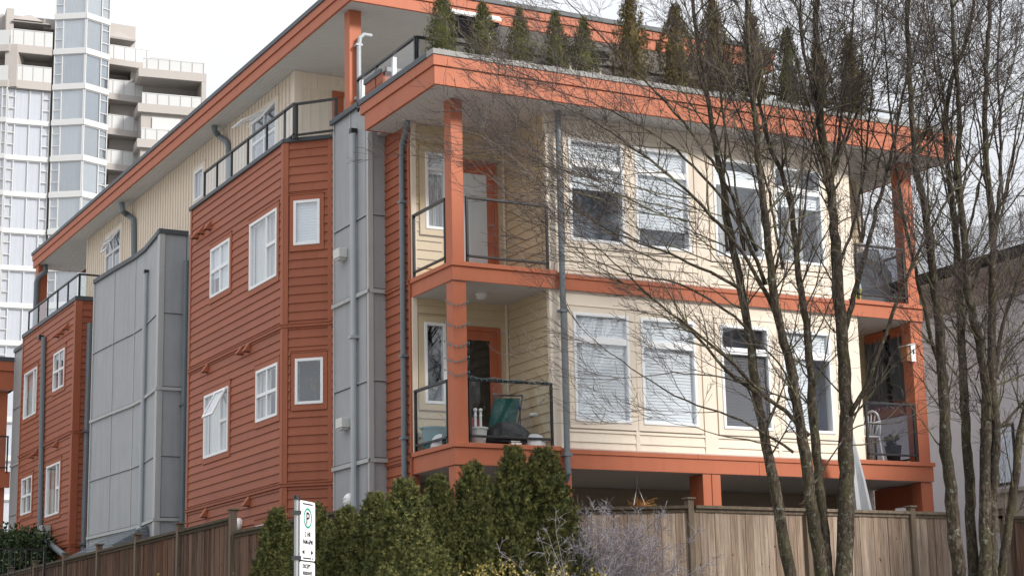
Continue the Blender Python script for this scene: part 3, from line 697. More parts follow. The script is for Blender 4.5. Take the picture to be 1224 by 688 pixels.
# little porch roof at its foot
def porch(mb):
    a = on(127, 653, 'X', -1.5); b = on(145, 643, 'X', -1.5); 
    F = Frame((-1.75, 15.4), (-1.75, 12.0)); zt = 4.45
    def quadp(c): mb.quad(*c)
    z0 = 4.02
    for k in range(5):
        t0, t1 = k / 5, (k + 1) / 5
        quadp([(-1.9 + 1.0 * t0, 15.5 - .3 * t0, z0 + .55 * t0 + .012), (-1.9 + 1.0 * t0, 12.3 + .2 * t0, z0 + .55 * t0 + .012), (-1.9 + 1.0 * t1, 12.3 + .2 * t1, z0 + .55 * t1), (-1.9 + 1.0 * t1, 15.5 - .3 * t1, z0 + .55 * t1)])
        quadp([(-1.9 + 1.0 * t0, 12.3 + .2 * t0, z0 + .55 * t0 + .012), (-.88, 12.3 + .2 * t0, z0 + .55 * t0 + .012), (-.88, 12.3 + .2 * t1, z0 + .55 * t1), (-1.9 + 1.0 * t1, 12.3 + .2 * t1, z0 + .55 * t1)])
P('porch_roof', 'porch_shingle', porch)
# ---------------- far orange block -------------------------------------------
XB = -.74
KL = Frame((XB, 24.95), (XB, 19.35)); KF = Frame((XB, 19.35), (.1, 19.35))
k1 = rect(KL, [(30, 447), (45.1, 438.8), (30, 502.3), (45.1, 492.2)]); k2 = rect(KL, [(65.2, 423.7), (78.5, 415.4), (65.2, 468.8), (78, 460.5)])
k3 = rect(KL, [(27.2, 571.8), (39.4, 568.1), (26.5, 616), (38.7, 611.7)]); k4 = rect(KL, [(56.3, 556.1), (72.9, 552.8), (56.3, 618.4), (72.3, 612.5)])
kops = [k1, k2, k3, k4]
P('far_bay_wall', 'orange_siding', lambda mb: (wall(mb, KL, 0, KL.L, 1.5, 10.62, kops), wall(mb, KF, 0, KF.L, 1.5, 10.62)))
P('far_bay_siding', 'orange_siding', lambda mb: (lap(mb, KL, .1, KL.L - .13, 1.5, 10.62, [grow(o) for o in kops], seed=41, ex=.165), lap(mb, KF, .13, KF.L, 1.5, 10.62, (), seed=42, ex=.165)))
def kt(mb):
    KL.box(mb, 0, .1, 0, .03, 1.5, 10.62); KL.box(mb, KL.L - .14, KL.L + .03, 0, .03, 1.5, 10.62); KF.box(mb, .0, .14, 0, .03, 1.5, 10.62)
    for z in (7.38, 4.66):
        for F in (KL, KF): bandstrip(mb, F, 0, F.L, z, .012)
P('far_bay_trim', 'side_trim', kt)
P('far_bay_coping', 'dark_flashing', lambda mb: [F.box(mb, -.03, F.L + .03, -.2, .05, 10.62, 10.72) for F in (KL, KF)])
window(B, KL, k1, trim='side_trim', curtain=[(0, 1)], vs=[(.72, 0, 1)]); window(B, KL, k2, trim='side_trim', vs=[(.5, 0, 1)], hs=[(.5, 0, 1)])
window(B, KL, k3, trim='side_trim', vs=[(.5, 0, 1)], hs=[(.5, 0, 1)], curtain=[(0, .4)]); window(B, KL, k4, trim='side_trim', vs=[(.72, 0, 1)], hs=[(.5, .72, 1)], curtain=[(0, .3)])
for p in [(70.9, 398.6), (76.2, 395.3), (81.9, 389.6), (40.8, 542.9), (45.4, 539.5), (69.6, 529.6), (61.3, 667)]:
    u, z = KL.px(*p); hood(KL, u, z, 1.1)
mb = MB(); u, z = KL.px(47, 390); KL.box(mb, u - .4, u + .1, .0, .06, z - .02, z + .02); mb.build('ledge', 'orange_trim', B)
def kpt(px, py, w=.07):
    u, z = KL.px(px, py, w); return KL.p(u, w, z)
pipe(B, [kpt(52.5, 403), kpt(50, 520), kpt(48, 632), kpt(49, 641), kpt(78, 664, .3), kpt(84, 671, .5)], .07, 'pipe_paint')
P('pipe_outlet', 'black_metal', lambda mb: mb.box(XB - .14, XB, 22.6, 22.8, kpt(52, 403)[2], kpt(52, 403)[2] + .1))
pipe(B, [(-.42, 19.27, 10.05), (-.42, 19.27, 1.7)], .075, 'pipe_paint', brackets=[(-.42, 19.27, 7.38), (-.42, 19.27, 4.66)])
P('meter_box', 'grey_trim', lambda mb: mb.box(-1.0, -.78, 21.1, 21.4, 4.85, 5.25))
railing(B, KL, .3, KL.L - .0, 10.71, .60, posts=[1.4, 2.4, 3.45, 4.5], w=-.05, bot=0)
railing(B, KF, .05, .84, 10.71, .60, w=-.05, bot=0)
P('terrace_floor', 'concrete', lambda mb: mb.box(-.6, 2, 19.5, 24.8, 10.4, 10.56))
P('wall', 'orange_siding', lambda mb: mb.box(-.05, .1, 17.0, 19.4, 1.5, 10.5))
# next grey tower and beyond
T3 = Frame((-.52, 26.9), (-.52, 24.97)); clad('far_tower_cladding', T3, 1.5, 10.55, (.9,), (8.93, 5.95), (7.36, 4.68))
P('far_tower_coping', 'dark_flashing', lambda mb: T3.box(mb, -.03, T3.L, -.2, .05, 10.55, 10.65))
# pieces of the next wing: balcony roof, post
def wing(mb):
    mb.box(-2.9, -.50, 26.95, 27.05, 9.5, 10.02); mb.box(-2.93, -.47, 26.90, 27.05, 10.03, 10.30)
    mb.box(-.95, -.62, 27.2, 27.5, 1.5, 9.5); mb.box(-2.9, -.53, 26.98, 27.05, 6.75, 7.2)
    mb.box(-.6, -.5, 27.05, 29, 9.5, 10.3)
P('far_balcony_band', 'orange_trim', wing)
P('far_balcony_coping', 'dark_flashing', lambda mb: mb.box(-2.95, -.46, 26.88, 27.1, 10.30, 10.42))
P('far_balcony_soffit', 'soffit', lambda mb: mb.box(-2.9, -.5, 27.05, 29, 9.5, 9.56))
P('far_balcony_wall', 'shaded_cream_siding', lambda mb: mb.box(-3, -.4, 28.6, 28.8, 1.5, 10.2))
railing(B, Frame((-2.9, 27.0), (-.6, 27.0)), 0, 2.3, 7.2, 1.0)
# body fill: hidden walls and the flat roof below the top floor
P('inner_wall', 'interior', lambda mb: (mb.box(.1, 9.1, 25.3, 25.4, 1.6, 10.4), mb.box(.03, .12, 4.2, 25.4, 1.6, 10.4)))
P('roof_deck', 'concrete', lambda mb: mb.box(.0, 9.1, 2.3, 25.4, 10.42, 10.50))
# ---------------- top floor ---------------------------------------------------
UL = Frame((.05, 21.50), (.05, 6.67)); UF = Frame((.05, 6.67), (8.3, 6.67))
def yu(y): return 21.50 - y
w1 = (yu(19.62), yu(18.30), 10.95, 12.30); w2 = (yu(12.60), yu(11.98), 11.55, 12.22); w3 = (yu(8.97), yu(7.60), 11.05, 12.37)
P('top_floor_wall', 'cream_siding', lambda mb: (wall(mb, UL, 0, UL.L, 10.4, ZU, [w1, w2, w3], -.12, 0), wall(mb, UF, 0, UF.L, 10.4, ZU, [(.75, 1.6, 10.5, 12.4)], -.12, 0), mb.box(.06, 8.3, 21.4, 21.5, 10.4, ZU), mb.box(8.2, 8.3, 6.7, 21.4, 10.4, ZU)))
def batt(mb):
    for F, ops in ((UL, [w1, w2, w3]), (UF, [(.75, 1.6, 10.5, 12.4)])):
        u = .08
        while u < F.L:
            hs = [(o[2] - .1, o[3] + .12) for o in ops if o[0] - .09 < u < o[1] + .09]
            for a, b in cuts(10.4, ZU, hs): F.box(mb, u - .016, u + .016, 0, .022, a, b)
            u += .19
P('battens', 'cream_trim', batt)
P('corner_board', 'cream_trim', lambda mb: (UL.box(mb, UL.L - .12, UL.L + .025, 0, .028, 10.4, ZU), UF.box(mb, 0, .12, 0, .028, 10.4, ZU), UL.box(mb, 0, .1, 0, .028, 10.4, ZU)))
window(B, UL, w1, vs=[(.5, 0, 1)], hs=[(.66, 0, 1)], trim='cream_trim', sash=[(.04, .48, .68, .97, .12), (.52, .97, .68, .97, .22)])
window(B, UL, w2, trim='cream_trim', curtain=[(0, .5)])
window(B, UL, w3, vs=[(.5, 0, 1)], hs=[(.60, 0, 1)], trim='cream_trim', sash=[(.04, .48, .62, .98, .42), (.52, .97, .62, .98, .30)], label='top-floor window with two small sashes pushed wide open')
mb = MB(); UF.box(mb, .75, .83, -.04, .03, 10.5, 12.4); UF.box(mb, 1.52, 1.6, -.04, .03, 10.5, 12.4); UF.box(mb, .83, 1.52, -.04, .03, 12.3, 12.4); UF.box(mb, .83, .98, -.04, .01, 10.5, 12.3); UF.box(mb, 1.37, 1.52, -.04, .01, 10.5, 12.3)
dd = mb.build('terrace_door', 'orange_trim', B); mb = MB(); UF.box(mb, .98, 1.37, -.03, -.01, 10.5, 12.3); mb.build('pane', 'frosted_glass', dd)
# big windows of the top floor behind the cedars
for a in (2.6, 4.2, 5.8):
    window(B, Frame((.05, 6.63), (8.3, 6.63)), (a, a + 1.1, 11.2, 12.3), trim='cream_trim')
# the overhanging top roof
X0, X1, Y0, Y1 = -.45, 8.40, 2.86, 25.42
def uf(mb):
    for a, b, e in ((ZU, 12.90, 0), (12.905, 13.06, .025)):
        seg_box(mb, X0 - e, X1 + e, Y0 - e, Y0 + .05, a, b, 3.6, 1.5 + e * 40); seg_box(mb, X0 - e, X0 + .05, Y0 + .05, Y1 + e, a, b, 3.6, 2.0 + e * 50); mb.box(X1 - .05, X1 + e, Y0 + .05, Y1 + e, a, b); mb.box(X0 + .05, X1 - .05, Y1 - .05, Y1 + e, a, b)
P('top_roof_fascia', 'orange_trim', uf, bevel=.004)
P('top_roof_edge', 'dark_flashing', lambda mb: (mb.box(X0 - .05, X1 + .05, Y0 - .05, Y1 + .05, 13.06, 13.15), mb.box(X0 + .01, X1 - .01, Y0 + .01, Y1 - .01, 12.895, 12.908)), bevel=.006)
P('top_roof_soffit', 'soffit', lambda mb: (soffit(mb, X0 + .05, .9, 6.68, Y1 - .05, ZU + .004, 'Y', .085), soffit(mb, X0 + .05, 8.35, Y0 + .05, 6.7, ZU + .004, 'X', .085)))
post(-.28, -.06, 3.28, 3.50, 10.6, ZU); post(-.42, -.16, 24.9, 25.2, 10.55, ZU)
pipe(B, [(.10, 3.20, 12.25), (-.05, 3.20, 12.25), (-.12, 3.20, 12.18), (-.14, 3.20, 12.0), (-.14, 3.20, 10.7)], .04, 'pipe_light', brackets=[(-.14, 3.22, 12.05), (-.14, 3.22, 11.1)])
def upt(px, py, w=.1):
    u, z = UL.px(px, py, w); return UL.p(u, w, z)
pipe(B, [upt(256, 148, .25), upt(256.5, 156, .25), upt(262, 163, .12), upt(271, 169, .06), upt(273, 176, .06), upt(273, 215, .06)], .06, 'pipe_paint')
pipe(B, [upt(145.5, 243, .3), upt(146, 252, .3), upt(153, 257, .12), upt(160, 262, .06), upt(160.5, 310, .06)], .075, 'pipe_paint')
pipe(B, [(-.25, 24.85, 12.68), (-.25, 24.75, 12.50), (-.42, 24.8, 12.35), (-.47, 24.85, 12.2), (-.47, 24.85, 10.7)], .07, 'pipe_paint')
# terrace railings and fittings above the corner balcony
railing(B, Frame((-.40, 2.66), (-.40, .36)), 0, 2.3, 10.72, .52, posts=[.8], w=0, bot=-.02)
railing(B, Frame((-.40, .36), (9.2, .36)), 0, 9.6, 10.72, .52, posts=[1.2, 2.4, 3.6, 4.8, 6, 7.2, 8.4], w=0, bot=-.02)
P('sky_reflection_panel', 'white_plastic', lambda mb: [mb.box(-.1 + i * 1.2, 1.02 + i * 1.2, .42, .45, 10.5, 11.10) for i in range(8)])  # white panels standing in for the sky reflected in the rail glass
P('parapet_end', 'orange_siding', lambda mb: (mb.box(-.42, -.36, 1.60, 2.30, 10.7, 11.02), mb.box(-.42, .1, 1.58, 1.60, 10.7, 11.02), mb.box(-.425, -.35, 1.6, 2.3, 10.86, 10.87)))
P('parapet_cap', 'lit_flashing', lambda mb: (mb.box(-.42, .40, 1.50, 1.62, 11.02, 11.09),))
P('parapet_cap', 'dark_flashing', lambda mb: (mb.box(-.44, -.33, 1.62, 2.32, 11.02, 11.10),))
P('rail_post', 'white_vinyl', lambda mb: (mb.box(-.36, -.30, 1.30, 1.36, 10.7, 11.2), mb.box(-.36, -.30, 2.56, 2.62, 10.7, 11.2), mb.box(-.35, -.31, .40, .46, 10.7, 11.22)))
# stair house / chimney chase on the terrace, right
def chase(mb):
    mb.box(4.15, 4.85, 3.4, 4.6, 10.5, 12.55); mb.box(7.0, 8.2, 4.2, 6.6, 10.5, 12.7)
P('siding_chase', 'cream_trim', chase)
P('chase_roof', 'dark_flashing', lambda mb: mb.prism([(4.05, 3.3), (4.95, 3.3), (4.95, 4.7), (4.05, 4.7)], 12.55, 12.66))

# ------------------------------------------------------------------ TREES (bare)
class Woody:
    def __init__(s, trunk_mat='bark'): s.t = MB(); s.c = MB(); s.b = MB(); s.n = 0
def unit(v): return v / (math.sqrt(v[0] * v[0] + v[1] * v[1] + v[2] * v[2]) + 1e-9 if len(v) == 3 else math.hypot(v[0], v[1]) + 1e-9)
VIEW = unit(ray(1000, 300) * np.array([1, 1, 0])); SIDEV = np.array([VIEW[1], -VIEW[0], 0.])
def bud(mb, p, d, s):
    mb.bd.append((p[0], p[1], p[2], d[0], d[1], d[2], s))
def branch(W, p, d, L, r, lvl, up=.25, bias=None):
    steps = max(4, int(L / (.16 if lvl else .22))); step = L / steps; pts = [p]; dirs = [d]
    for i in range(steps):
        d = unit(d + rng.normal(0, .085 + .02 * lvl, 3) + np.array([0, 0, up * .16]) + (bias * .04 if bias is not None else 0)); p = p + d * step; pts.append(p); dirs.append(d)
    rad = [max(r * (1 - .82 * (i / steps)), .0024) for i in range(steps + 1)]
    (W.b if r > .0078 else W.c).twig(pts, rad, 5 if r > .0078 else 3); W.n += 1
    kids(W, pts, dirs, rad, L, lvl, up, bias)
def kids(W, pts, dirs, rad, L, lvl, up, bias):
    n = len(pts) - 1
    if lvl >= 3:
        for i in range(1, n + 1):
            for q in (.25, .75):
                c = pts[i] * q + pts[i - 1] * (1 - q); s = unit(rng.normal(0, 1, 3)); bud(W.c, c, unit(dirs[i] * .7 + s), .0052)
        return
    dens = [3.1, 4.6, 7.2][lvl]; cnt = int(L * dens * rng.uniform(.8, 1.2)) + 1
    for j in range(cnt):
        t = rng.uniform(.12 if lvl else .3, 1) if lvl else rng.uniform(.25, 1); x = t * n; i = min(int(x), n - 1); p = pts[i] + (pts[i + 1] - pts[i]) * (x - i); d = dirs[i]
        s = rng.normal(0, 1, 3); s = unit(s - d * (s @ d)); ang = math.radians(rng.uniform(24, 48))
        nd = unit(d * math.cos(ang) + s * math.sin(ang))
        if nd[2] < -.15: nd[2] *= -.3; nd = unit(nd)
        ln = {0: rng.uniform(.55, 1.25), 1: rng.uniform(.28, .62), 2: rng.uniform(.12, .34)}[lvl] * (1.15 - .45 * t) * (1 if lvl else min(1.35, .6 + L * .2))
        rr = {0: .0105, 1: .0062, 2: .0036}[lvl]; rr = min(rr * rng.uniform(.8, 1.2), rad[i] * .8)
        branch(W, p, nd, ln, rr, lvl + 1, up, bias)
def interp(pts, n):
    P_ = np.array(pts, float); seg = np.r_[0, np.cumsum(np.linalg.norm(np.diff(P_, axis=0), axis=1))]; t = np.linspace(0, seg[-1], n)
    # catmull-like smoothing through dense linear + blur
    Q = np.stack([np.interp(t, seg, P_[:, k]) for k in range(P_.shape[1])], 1)
    for _ in range(2): Q[1:-1] = (Q[:-2] + 2 * Q[1:-1] + Q[2:]) / 4
    return Q
def limb(W, Yp, pix, r0, r1, dy0=0, dy1=0, kidsf=1.0, thick=True, bias=None, start=.3):
    """a main stem drawn along image points on the plane Y=Yp (offset dy0..dy1 in depth)"""
    k = len(pix); P3 = []
    for i, (x, y) in enumerate(pix): P3.append(on(x, y, 'Y', Yp + dy0 + (dy1 - dy0) * i / (k - 1)))
    Lt = sum(np.linalg.norm(np.array(a) - b) for a, b in zip(P3, P3[1:])); n = max(6, int(Lt / .16)); Q = interp(P3, n)
    Q[1:-1] += rng.normal(0, .008, (n - 2, 3))
    tr_ = np.linspace(0, 1, n); rad = (r0 + (r1 * .62 - r0) * tr_ ** .78) * (1 + rng.normal(0, .035, n))
    (W.t if thick else W.b).tube([tuple(q) for q in Q], list(rad), 10 if thick else 5, cap=True)
    dirs = [unit(Q[min(i + 1, n - 1)] - Q[max(i - 1, 0)]) for i in range(n)]
    cnt = int(Lt * 3.4 * kidsf)
    for j in range(cnt):
        t = rng.uniform(start, 1) ** .85; i = min(int(t * (n - 1)), n - 2); p = Q[i]; d = dirs[i]
        s = rng.normal(0, 1, 3); s = unit(s - d * (s @ d)); ang = math.radians(rng.uniform(28, 58)); nd = unit(d * math.cos(ang) + s * math.sin(ang))
        if nd[2] < 0: nd[2] *= -.4; nd = unit(nd)
        ln = rng.uniform(.7, 2.0) * (1.1 - .4 * t) * (.72 if bias is not None else 1); branch(W, p, nd, ln, min(.013, rad[i] * .6), 1, .3, bias)
    dd = dirs[-1]
    for _ in range(3): branch(W, Q[-1], unit(dd + rng.normal(0, .18, 3)), rng.uniform(.8, 1.6), min(r1 * .9, .014), 1, .3, bias)
YA = -5.0
WA = Woody(); LEFT = -SIDEV * 1.0
limb(WA, YA, [(990, 900), (965, 760), (945, 688), (932, 610), (916, 530), (903, 463), (895, 387), (885, 340), (876, 296), (865, 226), (856, 180), (845, 110), (832, 40), (822, -60)], .108, .030, 0, .5)
limb(WA, YA, [(994, 900), (988, 760), (982, 688), (972, 620), (962, 540), (952, 480), (944, 430), (933, 394), (925, 358), (917, 273), (910, 226), (906, 180), (899, 110), (893, 30), (890, -60)], .118, .030, .1, -.4)
limb(WA, YA, [(996, 900), (994, 760), (990, 688), (984, 620), (977, 560), (972, 500), (967, 416), (960, 358), (955, 340), (951, 285), (942, 226), (930, 198), (918, 170), (905, 110), (893, 60)], .105, .028, 0, .6)
limb(WA, YA, [(1000, 900), (1005, 760), (1008, 688), (1012, 600), (1012, 500), (1007, 400), (1001, 340), (996, 250), (988, 200), (979, 131), (976, 90), (975, 30), (978, -60)], .150, .045, -.1, 0, kidsf=.9)
limb(WA, YA, [(978, 125), (968, 85), (957, 58), (957, 0), (954, -60)], .032, .016, 0, -.2)
limb(WA, YA, [(992, 230), (1004, 160), (1010, 100), (1018, 50), (1022, -40)], .030, .014, 0, .3)
limb(WA, YA, [(1008, 400), (1018, 364), (1026, 338), (1034, 306), (1046, 258), (1060, 205), (1070, 160), (1082, 100), (1100, 40), (1110, -40)], .042, .014, 0, .6)
limb(WA, YA, [(1012, 500), (1022, 485), (1034, 468), (1058, 400), (1075, 352), (1098, 300), (1125, 250), (1158, 200), (1190, 150), (1224, 110)], .036, .012, -.1, -1.2)
# long limbs reaching left
limb(WA, YA, [(966, 520), (942, 493), (917, 475), (896, 454), (868, 426), (840, 403), (812, 382), (784, 360), (755, 333), (728, 306), (700, 285)], .034, .008, 0, -.6, kidsf=1.1, bias=LEFT)
limb(WA, YA, [(905, 470), (880, 455), (860, 434), (833, 399), (810, 381), (784, 360), (765, 345), (745, 338)], .030, .009, 0, .3, kidsf=.8, bias=LEFT)
limb(WA, YA, [(884, 345), (850, 325), (800, 303), (760, 290), (737, 280), (710, 264), (683, 248), (670, 240), (655, 232)], .024, .007, 0, -.5, kidsf=1.1, bias=LEFT)
limb(WA, YA, [(930, 380), (905, 330), (880, 290), (850, 258), (823, 229), (790, 201), (770, 186), (753, 175), (737, 162), (718, 150), (690, 135), (668, 124), (648, 118)], .034, .007, 0, -.8, kidsf=.95, bias=LEFT)
limb(WA, YA, [(915, 340), (895, 290), (870, 245), (842, 212), (810, 180), (780, 158), (745, 140), (705, 122), (672, 112), (650, 100), (632, 92)], .030, .006, 0, .6, kidsf=.95, bias=LEFT)
limb(WA, YA, [(905, 300), (880, 240), (850, 190), (815, 145), (780, 105), (745, 70), (710, 35), (680, 5), (655, -30)], .028, .007, 0, .9, kidsf=1.0, bias=LEFT)
limb(WA, YA, [(890, 390), (862, 365), (830, 345), (795, 335), (760, 330), (720, 318), (690, 300), (670, 284), (652, 268)], .020, .006, 0, .5, kidsf=1.0, bias=LEFT)
limb(WA, YA, [(948, 540), (905, 510), (860, 492), (823, 481), (791, 465), (751, 437), (716, 411), (693, 390)], .021, .006, 0, .3, kidsf=.55, bias=LEFT)
limb(WA, YA, [(905, 462), (860, 448), (814, 446), (775, 448), (740, 452)], .015, .005, 0, -.3, kidsf=.5, bias=LEFT)
limb(WA, YA, [(930, 535), (895, 525), (860, 520), (810, 505), (780, 500)], .013, .004, 0, -.3, kidsf=.4, bias=LEFT)
limb(WA, YA, [(958, 505), (950, 468), (944, 450), (920, 420), (896, 402), (893, 372)], .020, .010, -.2, -.4, kidsf=.6)
limb(WA, YA, [(960, 600), (985, 560), (1012, 515), (1030, 500), (1050, 508), (1078, 506), (1100, 490), (1130, 470)], .014, .006, -.3, -.6, kidsf=.6)
limb(WA, YA, [(870, 300), (862, 240), (868, 180), (862, 110), (858, 40), (850, -40)], .022, .010, .2, .4)
limb(WA, YA, [(935, 320), (925, 260), (912, 200), (880, 130), (850, 70), (820, 10)], .022, .009, .1, .4)
limb(WA, YA, [(1000, 330), (1020, 270), (1034, 200), (1040, 130), (1045, 60), (1052, -20)], .026, .010, .1, .5)
for _ in range(19):
    k = rng.integers(0, 5); bx, by = [(890, 300), (925, 330), (955, 300), (990, 230), (1030, 290)][k]; tx = bx + rng.uniform(-110, 110); ty = rng.uniform(-40, 60)
    limb(WA, YA, [(bx, by), (bx + (tx - bx) * .3, by - (by - ty) * .35), (bx + (tx - bx) * .62, by - (by - ty) * .66), (tx, ty)], .017, .007, rng.uniform(-.2, .2), rng.uniform(-1.2, 1.2), kidsf=.75)
for _ in range(11):   # fine limbs fanning left above the balconies
    y0 = rng.uniform(140, 330); x0 = rng.uniform(760, 880); tx = x0 - rng.uniform(120, 230); ty = y0 - rng.uniform(40, 150)
    limb(WA, YA, [(x0, y0), (x0 + (tx - x0) * .33, y0 + (ty - y0) * .22), (x0 + (tx - x0) * .66, y0 + (ty - y0) * .55), (tx, ty)], .011, .005, rng.uniform(-.5, .5), rng.uniform(-1., 1.), kidsf=.85, thick=False, bias=LEFT, start=.1)
YB = -5.4
WB = Woody()
S = [
 ([(1175, 900), (1160, 780), (1147, 688), (1139, 618), (1131, 543), (1127, 450), (1121, 366), (1114, 322), (1106, 250), (1093, 200), (1089, 116), (1085, 40), (1082, -50)], .125, .034),
 ([(1180, 900), (1172, 780), (1164, 688), (1160, 599), (1155, 524), (1151, 450), (1146, 337), (1143, 279), (1137, 230), (1130, 180), (1130, 131), (1137, 93), (1150, 67), (1163, 17), (1168, -50)], .100, .032),
 ([(1185, 900), (1182, 780), (1178, 688), (1177, 580), (1180, 467), (1170, 400), (1158, 366), (1153, 293), (1147, 230), (1145, 180), (1147, 130), (1140, 60), (1136, -30)], .120, .030),
 ([(1190, 900), (1192, 760), (1196, 688), (1208, 610), (1219, 525), (1232, 450), (1250, 380), (1262, 300)], .09, .05),
 ([(1188, 900), (1186, 760), (1184, 640), (1190, 520), (1185, 450), (1186, 352), (1187, 279), (1182, 220), (1176, 160), (1178, 100), (1182, 30), (1186, -50)], .110, .036),
 ([(1178, 560), (1186, 470), (1196, 395), (1210, 350), (1224, 317), (1245, 270)], .045, .025),
 ([(1187, 300), (1194, 240), (1197, 186), (1193, 110), (1193, 52), (1198, -10)], .036, .014),
 ([(1127, 450), (1112, 400), (1098, 340), (1083, 280), (1075, 230), (1070, 180), (1062, 120), (1058, 50), (1052, -30)], .032, .012),
 ([(1090, 190), (1120, 160), (1150, 125), (1182, 96), (1205, 82), (1235, 62)], .020, .010),
 ([(1060, 205), (1090, 165), (1120, 150), (1160, 128), (1200, 80)], .018, .009),
 ([(1150, 400), (1165, 330), (1190, 270), (1215, 235), (1245, 200)], .026, .012),
 ([(1185, 520), (1205, 500), (1224, 480), (1250, 450)], .03, .02),
 ([(1181, 480), (1200, 430), (1215, 410), (1240, 390)], .022, .014)]
for i, (px, a, b) in enumerate(S): limb(WB, YB, px, a, b, rng.uniform(-.1, .1), rng.uniform(-.5, .5), kidsf=.65 if i < 6 else .75)
for _ in range(20):
    bx, by = [(1110, 290), (1143, 280), (1153, 300), (1187, 290), (1200, 240), (1093, 190), (1135, 180)][rng.integers(0, 7)]; tx = bx + rng.uniform(-75, 110); ty = rng.uniform(-50, 60)
    limb(WB, YB, [(bx, by), (bx + (tx - bx) * .3, by - (by - ty) * .35), (bx + (tx - bx) * .62, by - (by - ty) * .66), (tx, ty)], .017, .007, rng.uniform(-.2, .2), rng.uniform(-1.2, 1.2), kidsf=.8)
for _ in range(10):
    y0 = rng.uniform(330, 520); x0 = rng.uniform(1130, 1190); tx = x0 + rng.uniform(-80, 80); ty = y0 - rng.uniform(40, 120)
    limb(WB, YB, [(x0, y0), ((x0 + tx) / 2, y0 - (y0 - ty) * .4), (tx, ty)], .010, .005, 0, rng.uniform(-1, .2), kidsf=.9, thick=False)
for nm, W, px, Yp, lab in (('bare_tree', WA, 992, YA, 'bare multi-stemmed tree in front of the windows, its long limbs reaching left across the facade'),
                        ('bare_tree', WB, 1182, YB, 'bare clump of mossy trunks at the right edge in front of the lavender house')):
    b = on(px, 688, 'Y', Yp); t = thing(nm, lab, 'tree', (b[0], Yp, gz(b[0], Yp)), 'bare trees in front of the fence')
    W.t.build('trunk', 'bark', t, smooth=True); W.b.build('branches', 'branch_bark', t, smooth=True); W.c.build('crown', 'twig', t, smooth=False)
    print('tree', lab[:20], len(W.t.f), len(W.c.f))

